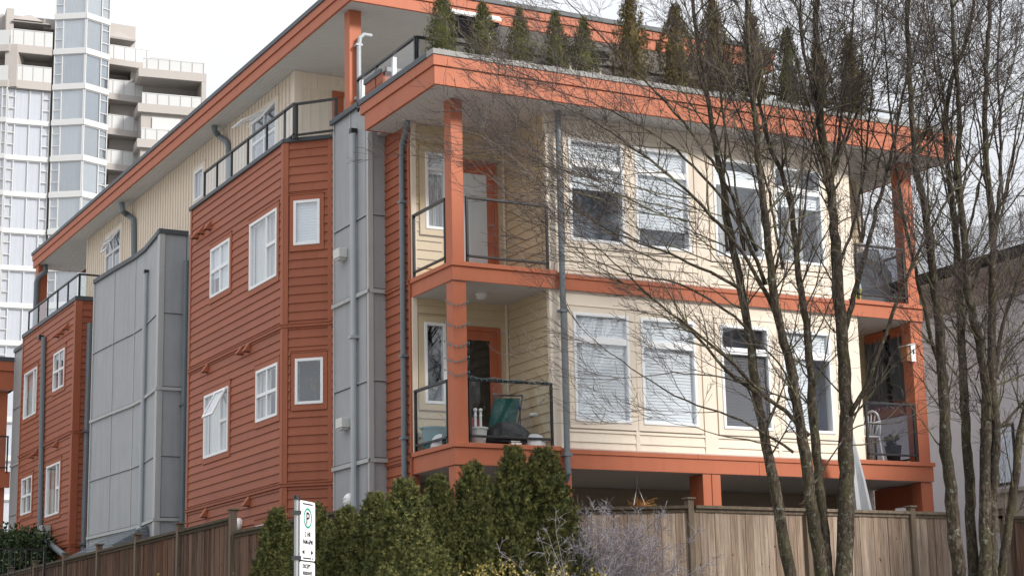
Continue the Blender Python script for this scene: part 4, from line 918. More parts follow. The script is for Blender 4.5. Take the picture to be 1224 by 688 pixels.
# ------------------------------------------------------------------ cedars
def cedar_mesh(name, mat, H, Rr, n, taper=.35, seed=0, spray=.085, two=False):
    r = np.random.default_rng(seed); mb = MB()
    ph = r.uniform(0, 6, 8)
    def hull(h, a):
        t = h / H; prof = min(1, ((1 - t) / taper + .001)) ** (.82 if H < 2 else .78) * (.80 + .20 * min(1, t * 5)); 
        lump = 1 + .09 * math.sin(3 * a + ph[0] + 4 * t) + .09 * math.sin(6 * a + ph[1] + 5 * math.sin(3 * t + ph[4])) + .06 * math.sin(2 * a + ph[2] + 13 * t) + .08 * math.sin(11 * a + ph[3] + 6 * math.sin(7 * t + ph[5]))
        return Rr * prof * lump
    m, k = 18, 12; base = len(mb.v)
    for i in range(m + 1):
        for j in range(k):
            h = H * .97 * i / m; a = 2 * math.pi * j / k; q = hull(h, a) * (.74 if H > 2 else .55); mb.v.append((q * math.cos(a), q * math.sin(a), h))
    for i in range(m):
        for j in range(k):
            a = base + i * k + j; b = base + i * k + (j + 1) % k; mb.f.append((a, b, b + k, a + k)); mb.mi.append(0)
    top = r.random(n) < .25; h = np.where(top, H * (1 - r.power(1.6, n) * .999), H * r.uniform(.02, 1.0, n)); a = r.uniform(0, 2 * math.pi, n); q = np.array([hull(hh, aa) for hh, aa in zip(h, a)]) * r.uniform(.72, 1.07, n)
    # several pointed leaders carry part of the sprays above the hull
    nl = 10; la = r.uniform(0, 6.28, nl); lr = r.uniform(0, .42, nl) * Rr; lh = H * (1.0 - .38 * lr / Rr) * r.uniform(.95, 1.09, nl); lw = r.random(n) < .15; li = r.integers(0, nl, n); f_ = r.random(n)
    px_ = np.where(lw, lr[li] * np.cos(la[li]) + Rr * .16 * (1 - f_) * np.cos(a), q * np.cos(a)); py_ = np.where(lw, lr[li] * np.sin(la[li]) + Rr * .16 * (1 - f_) * np.sin(a), q * np.sin(a)); h = np.where(lw, lh[li] - H * .16 * (1 - f_), h)
    p = np.stack([px_, py_, h], 1); o_ = np.stack([np.cos(a), np.sin(a), a * 0], 1); tan = np.stack([-np.sin(a), np.cos(a), a * 0], 1); zz = np.array([[0, 0, 1.]])
    U = lambda lo, hi: r.uniform(lo, hi, (n, 1)); nrm = lambda v: v / (np.linalg.norm(v, axis=1, keepdims=True) + 1e-9)
    # sprays gathered in tufts
    nc = max(60, n // (30 if H > 2 else 14)); ca = r.uniform(0, 6.283, nc); ch = H * r.uniform(.02, 1.0, nc); cq = np.array([hull(hh, aa) for hh, aa in zip(ch, ca)]) * r.uniform(.84, 1.0, nc)
    cid = r.integers(0, nc, n); tt = r.random(n) ** .8; use = (~lw) & (r.random(n) < .72); ts = spray * 1.15
    lean = r.uniform(.15, .7, nc); cdx = np.cos(ca) * lean; cdy = np.sin(ca) * lean
    tp3 = np.stack([cq[cid] * np.cos(ca[cid]) + cdx[cid] * tt * ts * 1.6, cq[cid] * np.sin(ca[cid]) + cdy[cid] * tt * ts * 1.9, ch[cid] + tt * ts * 3.4 - ts * 2.0], 1) + r.normal(0, ts * .24, (n, 3)) * (1.15 - tt)[:, None] * (1 if H > 2 else 1.6)
    p = np.where(use[:, None], tp3, p)
    d = nrm(o_ * U(.1, .7) + zz * U(.9, 1.7) + tan * U(-.45, .45)); pl = nrm(tan * U(-1, 1) + o_ * U(-1, 1) + zz * .2); sd_ = nrm(pl - d * (pl * d).sum(1, keepdims=True)); L = spray * U(.6, 1.35)
    pts = [p]
    for ang, l in ((-.42, .75), (0, 1.0), (.42, .75)):
        dd = d * math.cos(ang) + sd_ * math.sin(ang); e = sd_ * math.cos(ang) - d * math.sin(ang); pts += [p + dd * L * l * .5 + e * L * .065, p + dd * L * l, p + dd * L * l * .5 - e * L * .065]
    V = np.stack(pts, 1).reshape(-1, 3); nv = len(mb.v); mb.v += V.tolist(); f4 = np.array([[0, 1, 2, 3], [0, 4, 5, 6], [0, 7, 8, 9]]); Q = (f4[None] + (np.arange(n) * 10)[:, None, None] + nv).reshape(-1, 4); mb.f += Q.tolist(); mb.mi += [0] * len(Q)
    # leader tips
    for _ in range(4):
        x, y = r.uniform(-.05, .05, 2); mb.tube([(x, y, H * .9), (x * 1.5, y * 1.5, H * 1.0 + r.uniform(.0, .10))], [.014, .003], 4)
    me_o = mb.build(name, mat); return me_o
def place_cedar(proto, label, cat, base, H, Rr, rot, group, pot=None, trunk=True):
    t = thing('cedar', label, cat, base, group)
    o = bpy.data.objects.new('foliage', proto.data); COL.objects.link(o); o.parent = t
    o.scale = (Rr, Rr, H); o.rotation_euler = (0, 0, rot); o.location = (0, 0, .06)
    mb = MB(); mb.tube([(0, 0, 0), (0, 0, H * .35)], [.035, .02], 7); q = mb.build('trunk', 'bark'); q.parent = t
    if pot:
        mb = MB(); s = pot; hh = .30
        mb.hexa([(-s * .8, -s * .8, -.02), (s * .8, -s * .8, -.02), (s * .8, s * .8, -.02), (-s * .8, s * .8, -.02), (-s, -s, hh), (s, -s, hh), (s, s, hh), (-s, s, hh)])
        q = mb.build('planter', 'grey_panel'); q.parent = t; o.location = (0, 0, .22)
    return t
# hedge protos normalised: height 2.6, radius .42 => scale relative
HP = [cedar_mesh('foliage', 'cedar_green', 1.0 * 2.7, .41, 30000, tp, s, .068) for s, tp in ((11, .66), (12, .80), (13, .62), (14, .72))]
RP = [cedar_mesh('foliage', 'cedar_roof', 1.3, .24, 4200, .62, 21, .05), cedar_mesh('foliage', 'cedar_roof', 1.3, .24, 4200, .70, 22, .05)]
BPp = [cedar_mesh('foliage', 'cedar_brown', 1.6, .28, 4600, .55, 23, .055)]
for o in HP + RP + BPp: bpy.data.objects.remove(o) if False else None
# centre px, top py, X or Y line, radius factor
hedge = [(331, 612, 'X', -2.75, .33), (377, 607, 'X', -2.75, .36), (415, 610, 'X', -2.75, .34), (449, 594, 'X', -2.72, .36), (483, 578, 'X', -2.72, .38), (523, 574, 'Y', -1.75, .42),
         (565, 559, 'Y', -1.75, .40), (614, 541, 'Y', -1.75, .44), (650, 543, 'Y', -1.85, .50)]
hl = ['shortest cedar at the left end of the hedge, left of the parking sign', 'low cedar just right of the parking sign', 'hedge cedar under the round lamp on the grey tower', 'hedge cedar under the right edge of the grey tower', 'hedge cedar hiding the foot of the downpipe beside the corner balcony',
      'hedge cedar just left of the corner post', 'hedge cedar just right of the corner post', 'tallest hedge cedar with a pointed leader, second from the right end', 'broad last cedar at the right end of the hedge beside the pale shrub']
for i, (px, py, ax, v, rr_) in enumerate(hedge):
    top = on(px, py, ax, v); b = (top[0], top[1], gz(top[0], top[1])); H = (top[2] - b[2] - .06) / 2.7
    place_cedar(HP[i % 4], hl[i], 'cedar', b, H, rr_ * 1.16 / .41, i * 1.7, 'cedars of the clipped hedge')
roof_c = [(528, -12, 33, 0), (577, 6, 34, 0), (620, 12, 30, 1), (663, 17, 31, 0), (697, 24, 32, 1), (752, -8, 42, 2), (806, 10, 44, 2), (851, 4, 42, 2), (898, 20, 38, 2), (940, 38, 34, 0), (975, 52, 34, 2), (1015, 46, 40, 2)]
rl = ['tall green cedar at the left corner of the roof terrace', 'second green cedar from the terrace corner, beside the swing canopy', 'narrow cedar, third from the terrace corner', 'twin-tipped cedar, fourth from the terrace corner', 'dark cedar just left of the pale chase', 'tall yellow-brown cedar, its tip above the top roof', 'broad brown cedar behind the twigs right of the tallest', 'brown cedar reaching above the top roof edge', 'brown cedar near the right end of the top roof', 'thin green cedar standing against the sky', 'small brown cedar second from the right end of the terrace', 'last brown cedar at the right end of the terrace']
for i, (px, py, wpx, k) in enumerate(roof_c):
    top = on(px, py, 'Y', -.02); X = top[0]; zb = 10.60; dist = np.linalg.norm(top - CAM); rad = wpx / 2 * dist / FPX * 1.0
    if k == 2: pr, h0, r0 = BPp[0], 1.6, .28
    else: pr, h0, r0 = RP[k], 1.3, .24
    place_cedar(pr, rl[i], 'cedar', (X, -.02, zb), (top[2] - zb - .22) / h0, rad / r0, i * 2.1, 'potted cedars along the roof terrace', pot=.13)
for o in HP + RP + BPp: bpy.data.objects.remove(o)

# ------------------------------------------------------------------ fences
def fence(name, label, A, Bp, ztA, ztB, posts, board, bw=.14, h=1.95, capw=.07, grp=None, post_caps=True, post_up=.10, railm='fence_rail'):
    t = thing(name, label, 'fence', (A[0], A[1], ztA - h), grp); F = Frame(A, Bp); L = F.L
    zt = lambda u: ztA + (ztB - ztA) * u / L
    mb = MB(); u = 0; r = random.Random(5 + int(L * 10))
    while u < L - .02:
        w_ = min(bw * r.uniform(.9, 1.08), L - u); o_ = r.uniform(-.006, .006); d = r.uniform(-.012, .012)
        mb.hexa([F.p(u + .004, .012 + o_, zt(u) - h), F.p(u + w_ - .003, .012 + o_, zt(u) - h), F.p(u + w_ - .003, -.008, zt(u) - h), F.p(u + .003, -.008, zt(u) - h),
                 F.p(u + .003, .012 + o_, zt(u) - .05 + d), F.p(u + w_ - .003, .012 + o_, zt(u) - .05 + d), F.p(u + w_ - .003, -.008, zt(u) - .05 + d), F.p(u + .003, -.008, zt(u) - .05 + d)]); u += w_
    mb.build('board_panel', board, t)
    mb = MB()
    for a, b in zip([0] + list(posts), list(posts) + [L]):
        if b - a < .05: continue
        e = .05
        mb.hexa([F.p(a + e, .07, zt(a) - .045), F.p(b - e, .07, zt(b) - .045), F.p(b - e, -.05, zt(b) - .045), F.p(a + e, -.05, zt(a) - .045), F.p(a + e, .07, zt(a)), F.p(b - e, .07, zt(b)), F.p(b - e, -.05, zt(b)), F.p(a + e, -.05, zt(a))])
        mb.hexa([F.p(a + e, .035, zt(a) - .10), F.p(b - e, .035, zt(b) - .10), F.p(b - e, .013, zt(b) - .10), F.p(a + e, .013, zt(a) - .10), F.p(a + e, .035, zt(a) - .046), F.p(b - e, .035, zt(b) - .046), F.p(b - e, .013, zt(b) - .046), F.p(a + e, .013, zt(a) - .046)])
    mb.build('cap_rail', railm, t)
    for u in posts:
        mb = MB(); F.box(mb, u - .05, u + .05, -.04, .075, zt(u) - h, zt(u) + post_up); pz = mb.build('post', 'fence_post', t, bevel=.006)
        if post_caps:
            mb = MB(); F.box(mb, u - .075, u + .075, -.065, .10, zt(u) + post_up + .001, zt(u) + post_up + .03); mb.build('post_cap', 'fence_post', pz, bevel=.006)
    return t
# right fence on Y=-1
def xr(px, py=606): return on(px, py, 'Y', -1.0)[0]
xa, xb_, xc, xd, xe = -2.0, xr(823, 604), xr(959.6, 607), xr(1084.8, 610), xr(1136, 612)
fence('wooden_fence', 'reddish-grey board fence section behind the pale shrub', (xa, -1), (xb_, -1), 3.70, 3.90, [xr(823) - xa], 'fence_pale', h=1.75, grp='wooden fence sections', bw=.125, post_up=.09)
fence('wooden_fence', 'pale board fence section right of the capped post', (xb_ + .05, -1), (xe, -1), 3.905, 3.90, [xc - xb_, xd - xb_], 'fence_pale', h=1.8, grp='wooden fence sections', bw=.14, post_up=.06, railm='fence_post')
fence('wooden_fence', 'dark brown board fence at the right edge behind the trunks', (xr(1190, 612), -1.1), (xr(1190, 612) + 3, -1.1), 3.86, 3.86, [.05], 'fence_brown', h=1.8, grp='wooden fence sections')
yl = lambda px: on(px, 640, 'X', -2.0)[1]
ys_ = [yl(p) for p in (15, 44.7, 80, 120, 165.8, 216, 279.3)]
fence('wooden_fence', 'long stained brown board fence running back on the left', (-2, 24.5), (-2, ys_[-1]), 4.0, 4.04, [24.5 - y for y in ys_], 'fence_brown', h=2.3, grp='wooden fence sections', bw=.135, post_up=.10)
fence('wooden_fence', 'short lower brown fence piece between the tall post and the hedge', (-2, ys_[-1] - .06), (-2, -.95), 3.80, 3.76, [], 'fence_brown', h=2.0, grp='wooden fence sections')

# ------------------------------------------------------------------ shrubs
def twiggy(name, label, base, spread, H, n, mat, cat='shrub', wood='pale_twig', density=1.0, lean=(0, 0, 0)):
    t = thing(name, label, cat, base); W = MB(); W2 = MB()
    for i in range(n):
        a = rng.uniform(0, 2 * math.pi); r = rng.uniform(0, 1); p = np.array(base, float) + np.array([math.cos(a), math.sin(a) * .5, 0]) * spread * .25 * r
        d = unit(np.array([math.cos(a) * r * .8, math.sin(a) * r * .5, 1.0]) + np.array(lean)); L = H * rng.uniform(.65, 1.05); steps = 9; pts = [p]; ds = [d]
        for k in range(steps): d = unit(d + rng.normal(0, .13, 3) + np.array([math.cos(a) * .04, 0, .02])); p = p + d * L / steps; pts.append(p); ds.append(d)
        W.tube(pts, [max(.009 * (1 - k / steps), .0025) for k in range(steps + 1)], 4, cap=False)
        for k in range(3, steps + 1):
            for _ in range(int(5 * density)):
                s = unit(ds[k] * .7 + rng.normal(0, .75, 3)); q = pts[k]; pp = [q]; l = rng.uniform(.08, .26)
                for m_ in range(3): s = unit(s + rng.normal(0, .22, 3)); q = q + s * l / 3; pp.append(q)
                W2.twig(pp, [.0030, .0026, .0022, .0015], 3)
                for m_ in range(2):
                    s2 = unit(s + rng.normal(0, .7, 3)); W2.twig([pp[1 + m_], pp[1 + m_] + s2 * l * .45], [.0028, .0016], 3); bud(W2, pp[1 + m_] + s2 * l * .45, s2, .004)
    W.build('stems', wood, t); W2.build('twigs', mat, t); return t
b = on(735, 688, 'Y', -1.9)
twiggy('bare_shrub', 'dense pale lavender-grey leafless shrub against the reddish fence', (b[0], -1.9, 1.95), 1.5, 1.75, 80, 'pale_twig', density=1.5)
b2 = on(690, 688, 'Y', -2.6)
twiggy('bare_shrub', 'straggly pale grey shrub branch leaning left over the last hedge cedar', (b2[0] + .1, -2.6, 1.95), .6, 1.75, 9, 'pale_twig', density=.7, lean=(-.5, 0, 0))
def leafy(name, label, base, H, Rr, n, mat, leaf=.03, cat='plant', stems=6, grp=None):
    t = thing(name, label, cat, base, grp); W = MB(); Lf = MB(); r = rng
    for i in range(stems):
        a = r.uniform(0, 6.28); p = np.array(base, float) + np.array([math.cos(a), math.sin(a), 0]) * Rr * .4 * r.random(); d = unit(np.array([math.cos(a) * .3, math.sin(a) * .3, 1])); pts = [p]
        for k in range(6): d = unit(d + r.normal(0, .1, 3)); p = p + d * H / 6 * r.uniform(.8, 1.05); pts.append(p)
        W.tube(pts, [.008 - .001 * k for k in range(7)], 4)
        for j in range(n // stems):
            x = r.uniform(1, 6); k = min(int(x), 5); q = pts[k] + (pts[k + 1] - pts[k]) * (x - k) + r.normal(0, Rr * .12, 3); d2 = unit(r.normal(0, 1, 3) + np.array([0, 0, .8])); s = unit(np.cross(d2, r.normal(0, 1, 3))) * leaf * .35
            Lf.quad(q, q + d2 * leaf * .5 + s, q + d2 * leaf, q + d2 * leaf * .5 - s)
    W.build('stems', 'fence_post', t); Lf.build('leaves', mat, t); return t
for i, (px, py) in enumerate([(555, 655), (620, 660), (665, 664), (505, 664)]):
    b = on(px, py, 'Y', -3.6); leafy('low_shrub', ['yellow-green shrub tips in front of the middle of the hedge', 'yellow-green shrub below the tallest hedge cedar', 'yellow-green shrub below the last hedge cedar', 'yellow-green shrub tips at the left of the low planting'][i], (b[0], -3.6, 1.5), b[2] - 1.5, .35, 900, 'yellow_leaf', .045, 'shrub', 10, 'low yellow-green shrubs')
for i, (px, py) in enumerate([(199, 680), (253, 678), (432, 676)]):
    b = on(px, py, 'Y', -2.0 if i < 2 else -4); leafy('sapling', ['small yellow sprig poking up before the long brown fence', 'yellow sprig below the tall fence post', 'yellow sprig in front of the hedge right of the sign'][i], (b[0], b[1], 1.7), b[2] - 1.7, .12, 110, 'yellow_leaf', .05, 'plant', 3, 'yellow sprigs')
# dark bush at lower left
def bush(label, c, R3, n, mat, leaf):
    t = thing('bush', label, 'bush', (c[0], c[1], 1.9)); r = rng; Lf = MB(); ph = r.uniform(0, 6, 6)
    for _ in range(n):
        d = unit(r.normal(0, 1, 3)); k = r.uniform(.55, 1.05) * (1 + .16 * math.sin(4 * d[0] + ph[0]) * math.sin(5 * d[2] + ph[1]) + .12 * math.sin(9 * d[1] + ph[2] + 6 * d[2])); q = np.array(c) + d * np.array(R3) * k; d2 = unit(d + r.normal(0, .8, 3)); s = unit(np.cross(d2, r.normal(0, 1, 3))) * leaf * .3
        Lf.quad(q, q + d2 * leaf * .5 + s, q + d2 * leaf, q + d2 * leaf * .5 - s)
    Lf.build('leaves', mat, t); W = MB()
    for _ in range(7): a = r.normal(0, .25, 2); W.tube([(c[0], c[1], 1.9), (c[0] + a[0], c[1] + a[1], c[2] - .2), (c[0] + a[0] * 2.5, c[1] + a[1] * 2, c[2] + R3[2] * .6)], [.04, .025, .008], 5)
    W.build('stems', 'bark', t)
c = on(20, 668, 'X', -1.45); bush('dark green leafy bush at the far left behind the black railing', (c[0], c[1], c[2]), (.9, 1.9, .80), 9000, 'bush_green', .10)
q = on(55, 655, 'Y', 15.5); t = thing('metal_railing', 'black metal picket railing in front of the dark bush at lower left', 'railing', (q[0] - 1, 15.5, 2)); z_r = q[2]
F = Frame((q[0] - 3.4, 15.5), (q[0], 15.5)); mb = MB(); F.box(mb, 0, F.L, -.02, .02, z_r - .04, z_r); F.box(mb, 0, F.L, -.015, .015, 2.2, 2.24); mb.build('rails', 'black_metal', t)
mb = MB(); F.box(mb, F.L - .05, F.L, -.025, .025, 2.0, z_r + .03); mb.build('end_post', 'black_metal', t)
mb = MB(); u = .1
while u < F.L - .1: F.box(mb, u - .008, u + .008, -.008, .008, 2.24, z_r - .04); u += .12
mb.build('pickets', 'black_metal', t)

# ------------------------------------------------------------------ parking sign
D0 = 14.5; pt = at_dist(356, 601, D0); base = at_dist(354.5, 601, D0)
t = thing('parking_sign', 'white two-hour parking sign with green ring on a metal pole, in front of the hedge', 'sign', (base[0], base[1], gz(base[0], base[1])))
mb = MB(); gx, gy = base[0], base[1]; zt = base[2] + .03
mb.tube([(gx, gy, gz(gx, gy)), (gx, gy, zt)], .019, 8); mb.build('pole', 'galvanised', t)
mb = MB(); mb.tube([(gx, gy, zt - .0), (gx, gy, zt + .03)], .030, 8); mb.build('pole_cap', 'black_metal', t)
for z_ in (.12, .48): mb = MB(); mb.box(gx - .030, gx + .030, gy - .030, gy + .030, zt - z_, zt - z_ + .03); mb.build('clamp', 'black_metal', t)
vdir = unit(np.array([base[0] - CAM[0], base[1] - CAM[1]])); ang = math.radians(64)
perp = np.array([vdir[1], -vdir[0]]); su = perp * math.cos(ang) + vdir * math.sin(ang) * -1.0
su = unit(perp * math.cos(math.radians(66)) + vdir * math.sin(math.radians(66)))
SO = np.array([gx, gy]) - perp * .004
SF = Frame(SO - su * .0, SO + su * .30)
def plate(u0, u1, z0, z1, w0, w1, rr=.02):
    mb = MB(); pts = []
    for (cu, cz, a0) in ((u1 - rr, z1 - rr, 0), (u0 + rr, z1 - rr, 90), (u0 + rr, z0 + rr, 180), (u1 - rr, z0 + rr, 270)):
        for k in range(5): a = math.radians(a0 + 22.5 * k); pts.append((cu + rr * math.cos(a), cz + rr * math.sin(a)))
    n = len(pts); b0 = len(mb.v); mb.v += [tuple(map(float, SF.p(u, w1, z))) for u, z in pts] + [tuple(map(float, SF.p(u, w0, z))) for u, z in pts]
    mb.f.append(tuple(range(n))); mb.f.append(tuple(range(2 * n - 1, n - 1, -1)))
    for k in range(n): mb.f.append((k, (k + 1) % n, n + (k + 1) % n, n + k))
    mb.mi = [0] * len(mb.f); return mb.build('plate', 'sign_white', t)
zs1 = zt - .005; zs0 = zs1 - .475
pl1 = plate(0, .30, zs0, zs1, .032, .036); pl2 = plate(.0, .30, zs0 - .47, zs0 - .012, .031, .035)
def stext(s, u, z, size, mat='sign_black', parent=pl1, sx=1.0):
    cu = bpy.data.curves.new('txt', 'FONT'); cu.body = s; cu.size = size; cu.align_x = 'CENTER'; cu.extrude = .0005; cu.offset = size * .012
    o = bpy.data.objects.new('txt', cu); COL.objects.link(o); dg = bpy.context.evaluated_depsgraph_get(); me = bpy.data.meshes.new_from_object(o.evaluated_get(dg)); bpy.data.objects.remove(o)
    me.materials.clear(); me.materials.append(MATS[mat])
    for v in me.vertices:
        q = SF.p(u + v.co.x * sx, .038 + v.co.z, z + v.co.y); v.co = Vector(tuple(map(float, q)))
    ob = bpy.data.objects.new('lettering', me); COL.objects.link(ob); ob.parent = parent; ob.matrix_parent_inverse = parent.matrix_basis.inverted(); return ob
def sring(u, z, r0, r1, mat, sz=1.0):
    mb = MB(); n = 40
    for k in range(n):
        a, b = 2 * math.pi * k / n, 2 * math.pi * (k + 1) / n
        mb.quad(SF.p(u + r0 * math.cos(a), .0385, z + r0 * math.sin(a) * sz), SF.p(u + r1 * math.cos(a), .0385, z + r1 * math.sin(a) * sz), SF.p(u + r1 * math.cos(b), .0385, z + r1 * math.sin(b) * sz), SF.p(u + r0 * math.cos(b), .0385, z + r0 * math.sin(b) * sz))
    o = mb.build('ring', mat, pl1)
zc = zs1 - .135
sring(.15, zc, .066, .082, 'sign_green'); stext('P', .15, zc - .050, .14)
stext('2 HR', .15, zs1 - .285, .055); stext('9AM-6PM', .15, zs1 - .345, .052, sx=.95)
mb = MB(); SF.box(mb, .05, .25, .037, .038, zs1 - .028, zs1 - .018); SF.box(mb, .06, .22, .037, .038, zs0 + .012, zs0 + .022); SF.box(mb, .245, .262, .037, .038, zs0 + .010, zs0 + .024)
za = zs0 + .065
for u, s in ((.07, -1), (.23, 1)): mb.quad(SF.p(u + s * .035, .038, za), SF.p(u - s * .015, .038, za - .02), SF.p(u - s * .015, .038, za + .02))
mb.build('arrow_marks', 'sign_black', pl1)
stext('EXCEPT', .13, zs0 - .062, .045, parent=pl2); stext('RESIDENTS', .15, zs0 - .115, .038, parent=pl2); stext('WITH PERMIT', .15, zs0 - .165, .036, parent=pl2); stext('THIS BLOCK', .15, zs0 - .215, .036, parent=pl2)

# ------------------------------------------------------------------ things on the balconies
def P3(px, py, ax, v): return on(px, py, ax, v)
# green folded lounger leaning upright, left balcony
t = thing('folding_lounger', 'dark green folded garden lounger leaning upright on the lower corner balcony', 'lounger', (1.25, .75, ZL))
def pad(mb, a, b, wv, th):
    a, b, wv = np.array(a), np.array(b), np.array(wv); n = unit(np.cross(b - a, wv)) * th
    mb.hexa([a - wv, a + wv, a + wv + n, a - wv + n, b - wv, b + wv, b + wv + n, b - wv + n])
wv = np.array([.19, -.06, 0])
mb = MB(); pad(mb, (1.10, .62, ZL + .30), (1.33, .80, ZL + .84), wv, .04); pad(mb, (1.04, .56, ZL + .12), (1.22, .70, ZL + .62), wv * 1.05, .035); mb.build('cloth_seat', 'green_cloth', t, bevel=.015)
mb = MB()
for s in (-1, 1):
    o_ = wv * s * 1.12
    mb.tube([np.array((1.02, .52, ZL + .02)) + o_, np.array((1.20, .68, ZL + .45)) + o_, np.array((1.36, .83, ZL + .88)) + o_], .012, 6)
    mb.tube([np.array((1.14, .50, ZL + .02)) + o_, np.array((1.28, .78, ZL + .70)) + o_], .012, 6)
mb.tube([np.array((1.36, .83, ZL + .88)) - wv * 1.12, np.array((1.36, .83, ZL + .88)) + wv * 1.12], .012, 6); mb.build('metal_tube_frame', 'black_metal', t)
def cloth(label, c, R3, mat, name='covered_heap', cat='cover', seed=1, n=26, m=12):
    mb = MB(); b0 = 0
    for i in range(m + 1):
        th = math.pi / 2 * i / m
        for k in range(n):
            a = 2 * math.pi * k / n; q = 1 + .13 * mnoise.noise(Vector((math.cos(a) * 1.8, math.sin(a) * 1.8, seed + i * .12))) + .05 * math.sin(k * 2.1 + seed) * (i / m)
            mb.v.append((c[0] + R3[0] * math.sin(th) * math.cos(a) * q, c[1] + R3[1] * math.sin(th) * math.sin(a) * q, c[2] + R3[2] * math.cos(th) ** .8))
    for i in range(m):
        for k in range(n): a = i * n + k; b = i * n + (k + 1) % n; mb.f.append((a, a + n, b + n, b)); mb.mi.append(0)
    o = mb.build(name, mat, smooth=True); return tag(o, label, cat)
cloth('charcoal tarpaulin draped over a low barbecue beside the green lounger', (1.02, .22, ZL + .04), (.40, .16, .34), 'black_cloth', 'draped_tarpaulin', 'tarpaulin', 1)
cloth('crumpled pale sack by the right end of the lower corner balcony', (1.44, .16, ZL), (.20, .13, .20), 'pale_cloth', 'pale_sack', 'sack', 4)
def pot(label, c, r, h, mat, cat='pot', name='plant_pot', rim=True):
    t = thing(name, label, cat, c); mb = MB(); mb.lathe(c, [(0, 0), (r * .72, 0), (r * .95, h * .9), (r * 1.06, h * .9), (r * 1.06, h), (r * .9, h), (r * .88, h * .9), (0, h * .88)], 18); mb.build('pot_body', mat, t, smooth=False); return t
t = pot('pale planter pot with two ball-topped white stakes just right of the corner post', (.50, .22, ZL), .15, .26, 'lamp_plastic')
mb = MB()
for dx in (-.04, .05):
    mb.tube([(.50 + dx, .22, ZL + .2), (.50 + dx, .22, ZL + .50)], .018, 8); mb.blob((.50 + dx, .22, ZL + .53), (.032, .032, .03), 8, 5); mb.lathe((.50 + dx, .22, ZL + .42), [(.018, 0), (.028, .02), (.018, .04)], 8)
mb.build('stake', 'white_plastic', t)
t = thing('round_bin', 'teal plastic tub left of the corner post on the lower balcony', 'tub', (.24, 1.18, ZL)); mb = MB(); mb.lathe((.24, 1.18, ZL), [(0, 0), (.16, 0), (.20, .34), (.22, .34), (.22, .37), (.18, .37), (.17, .1), (0, .09)], 18); mb.build('tub_body', 'teal_plastic', t)
mb = MB(); mb.tube([(.24 + .2 * math.cos(a), 1.18, ZL + .36 + .26 * math.sin(a)) for a in np.linspace(0, math.pi, 12)], .005, 5); mb.build('wire_handle', 'galvanised', t)
cloth('white and blue cloth heap beside the teal tub', (.14, .80, ZL + .02), (.12, .20, .20), 'pale_cloth', 'cloth_heap', 'cloth', 7)
cloth('dark green cushion bundle tucked behind the corner post', (.18, .48, ZL + .05), (.14, .18, .30), 'green_cloth', 'cushion_bundle', 'cushion', 9)
cloth('dark red bundle by the lower balcony door', (.92, 1.22, ZL + .40), (.20, .12, .16), 'red_cloth', 'red_bundle', 'cloth', 11)
cloth('teal cloth pile under the red bundle by the lower balcony door', (.92, 1.20, ZL), (.26, .16, .40), 'teal_plastic', 'teal_pile', 'cloth', 12)
t = thing('small_box', 'small white box on the balcony edge under the tarpaulin', 'box', (1.05, .04, ZL)); mb = MB(); mb.box(.98, 1.16, .06, .14, ZL, ZL + .05); mb.box(.975, 1.165, .055, .145, ZL + .05, ZL + .062); mb.build('box_body', 'white_plastic', t)
t = thing('hanging_tool', 'small blue handle hanging on the side wall above the lounger', 'tool', (1.68, 1.0, ZL + .85)); mb = MB(); mb.blob((1.69, 1.12, ZL + .78), (.015, .03, .07), 8, 6); mb.tube([(1.69, 1.12, ZL + .83), (1.69, 1.12, ZL + .90)], .006, 5); mb.build('handle', 'blue_plastic', t)
t = thing('clamp_lamp', 'small adjustable lamp on the side wall right of the green lounger', 'lamp', (1.66, .40, ZL + .55)); mb = MB(); mb.tube([(1.70, .30, ZL + .78), (1.60, .32, ZL + .66), (1.58, .33, ZL + .52)], .008, 6); mb.build('lamp_arm', 'galvanised', t)
mb = MB(); mb.blob((1.54, .34, ZL + .52), (.09, .05, .035), 10, 6); mb.build('lamp_head', 'lamp_plastic', t, smooth=True)
# string lights: on the corner post and along the rail
t = thing('string_lights', 'dark string of small bulbs wound round the corner post and along the balcony rail', 'string lights', (0, 0, ZL + 1)); mb = MB(); mb2 = MB()
for k, z in enumerate((7.05, 6.72, 6.42, 6.16, 5.98)):
    pts = []
    for i in range(13):
        s = i / 12
        x = -.02 + .01 * math.sin(i) if s < .4 else (s - .4) / .6 * .26; y = .27 * (1 - s / .4) if s < .4 else .005; zz = z - .10 * math.sin(s * 3.1) - (.05 * s if k != 3 else 0); pts.append((x, y, zz))
        if i % 2 == 0: mb2.tube([(x, y - .01, zz), (x, y - .015, zz - .035)], [.009, .006], 5)
    mb.tube(pts, .005, 5)
pts = [(.28 + i * .045, -.005 - .0, ZL + .985 - .035 * abs(math.sin(i * .35)) + .02) for i in range(32)]; mb.tube(pts, .006, 5)
for i in range(0, 32, 2): mb2.tube([pts[i], (pts[i][0], pts[i][1], pts[i][2] - .04)], [.009, .006], 5)
mb.build('wire', 'pipe_paint', t); mb2.build('bulbs', 'teal_plastic', t)
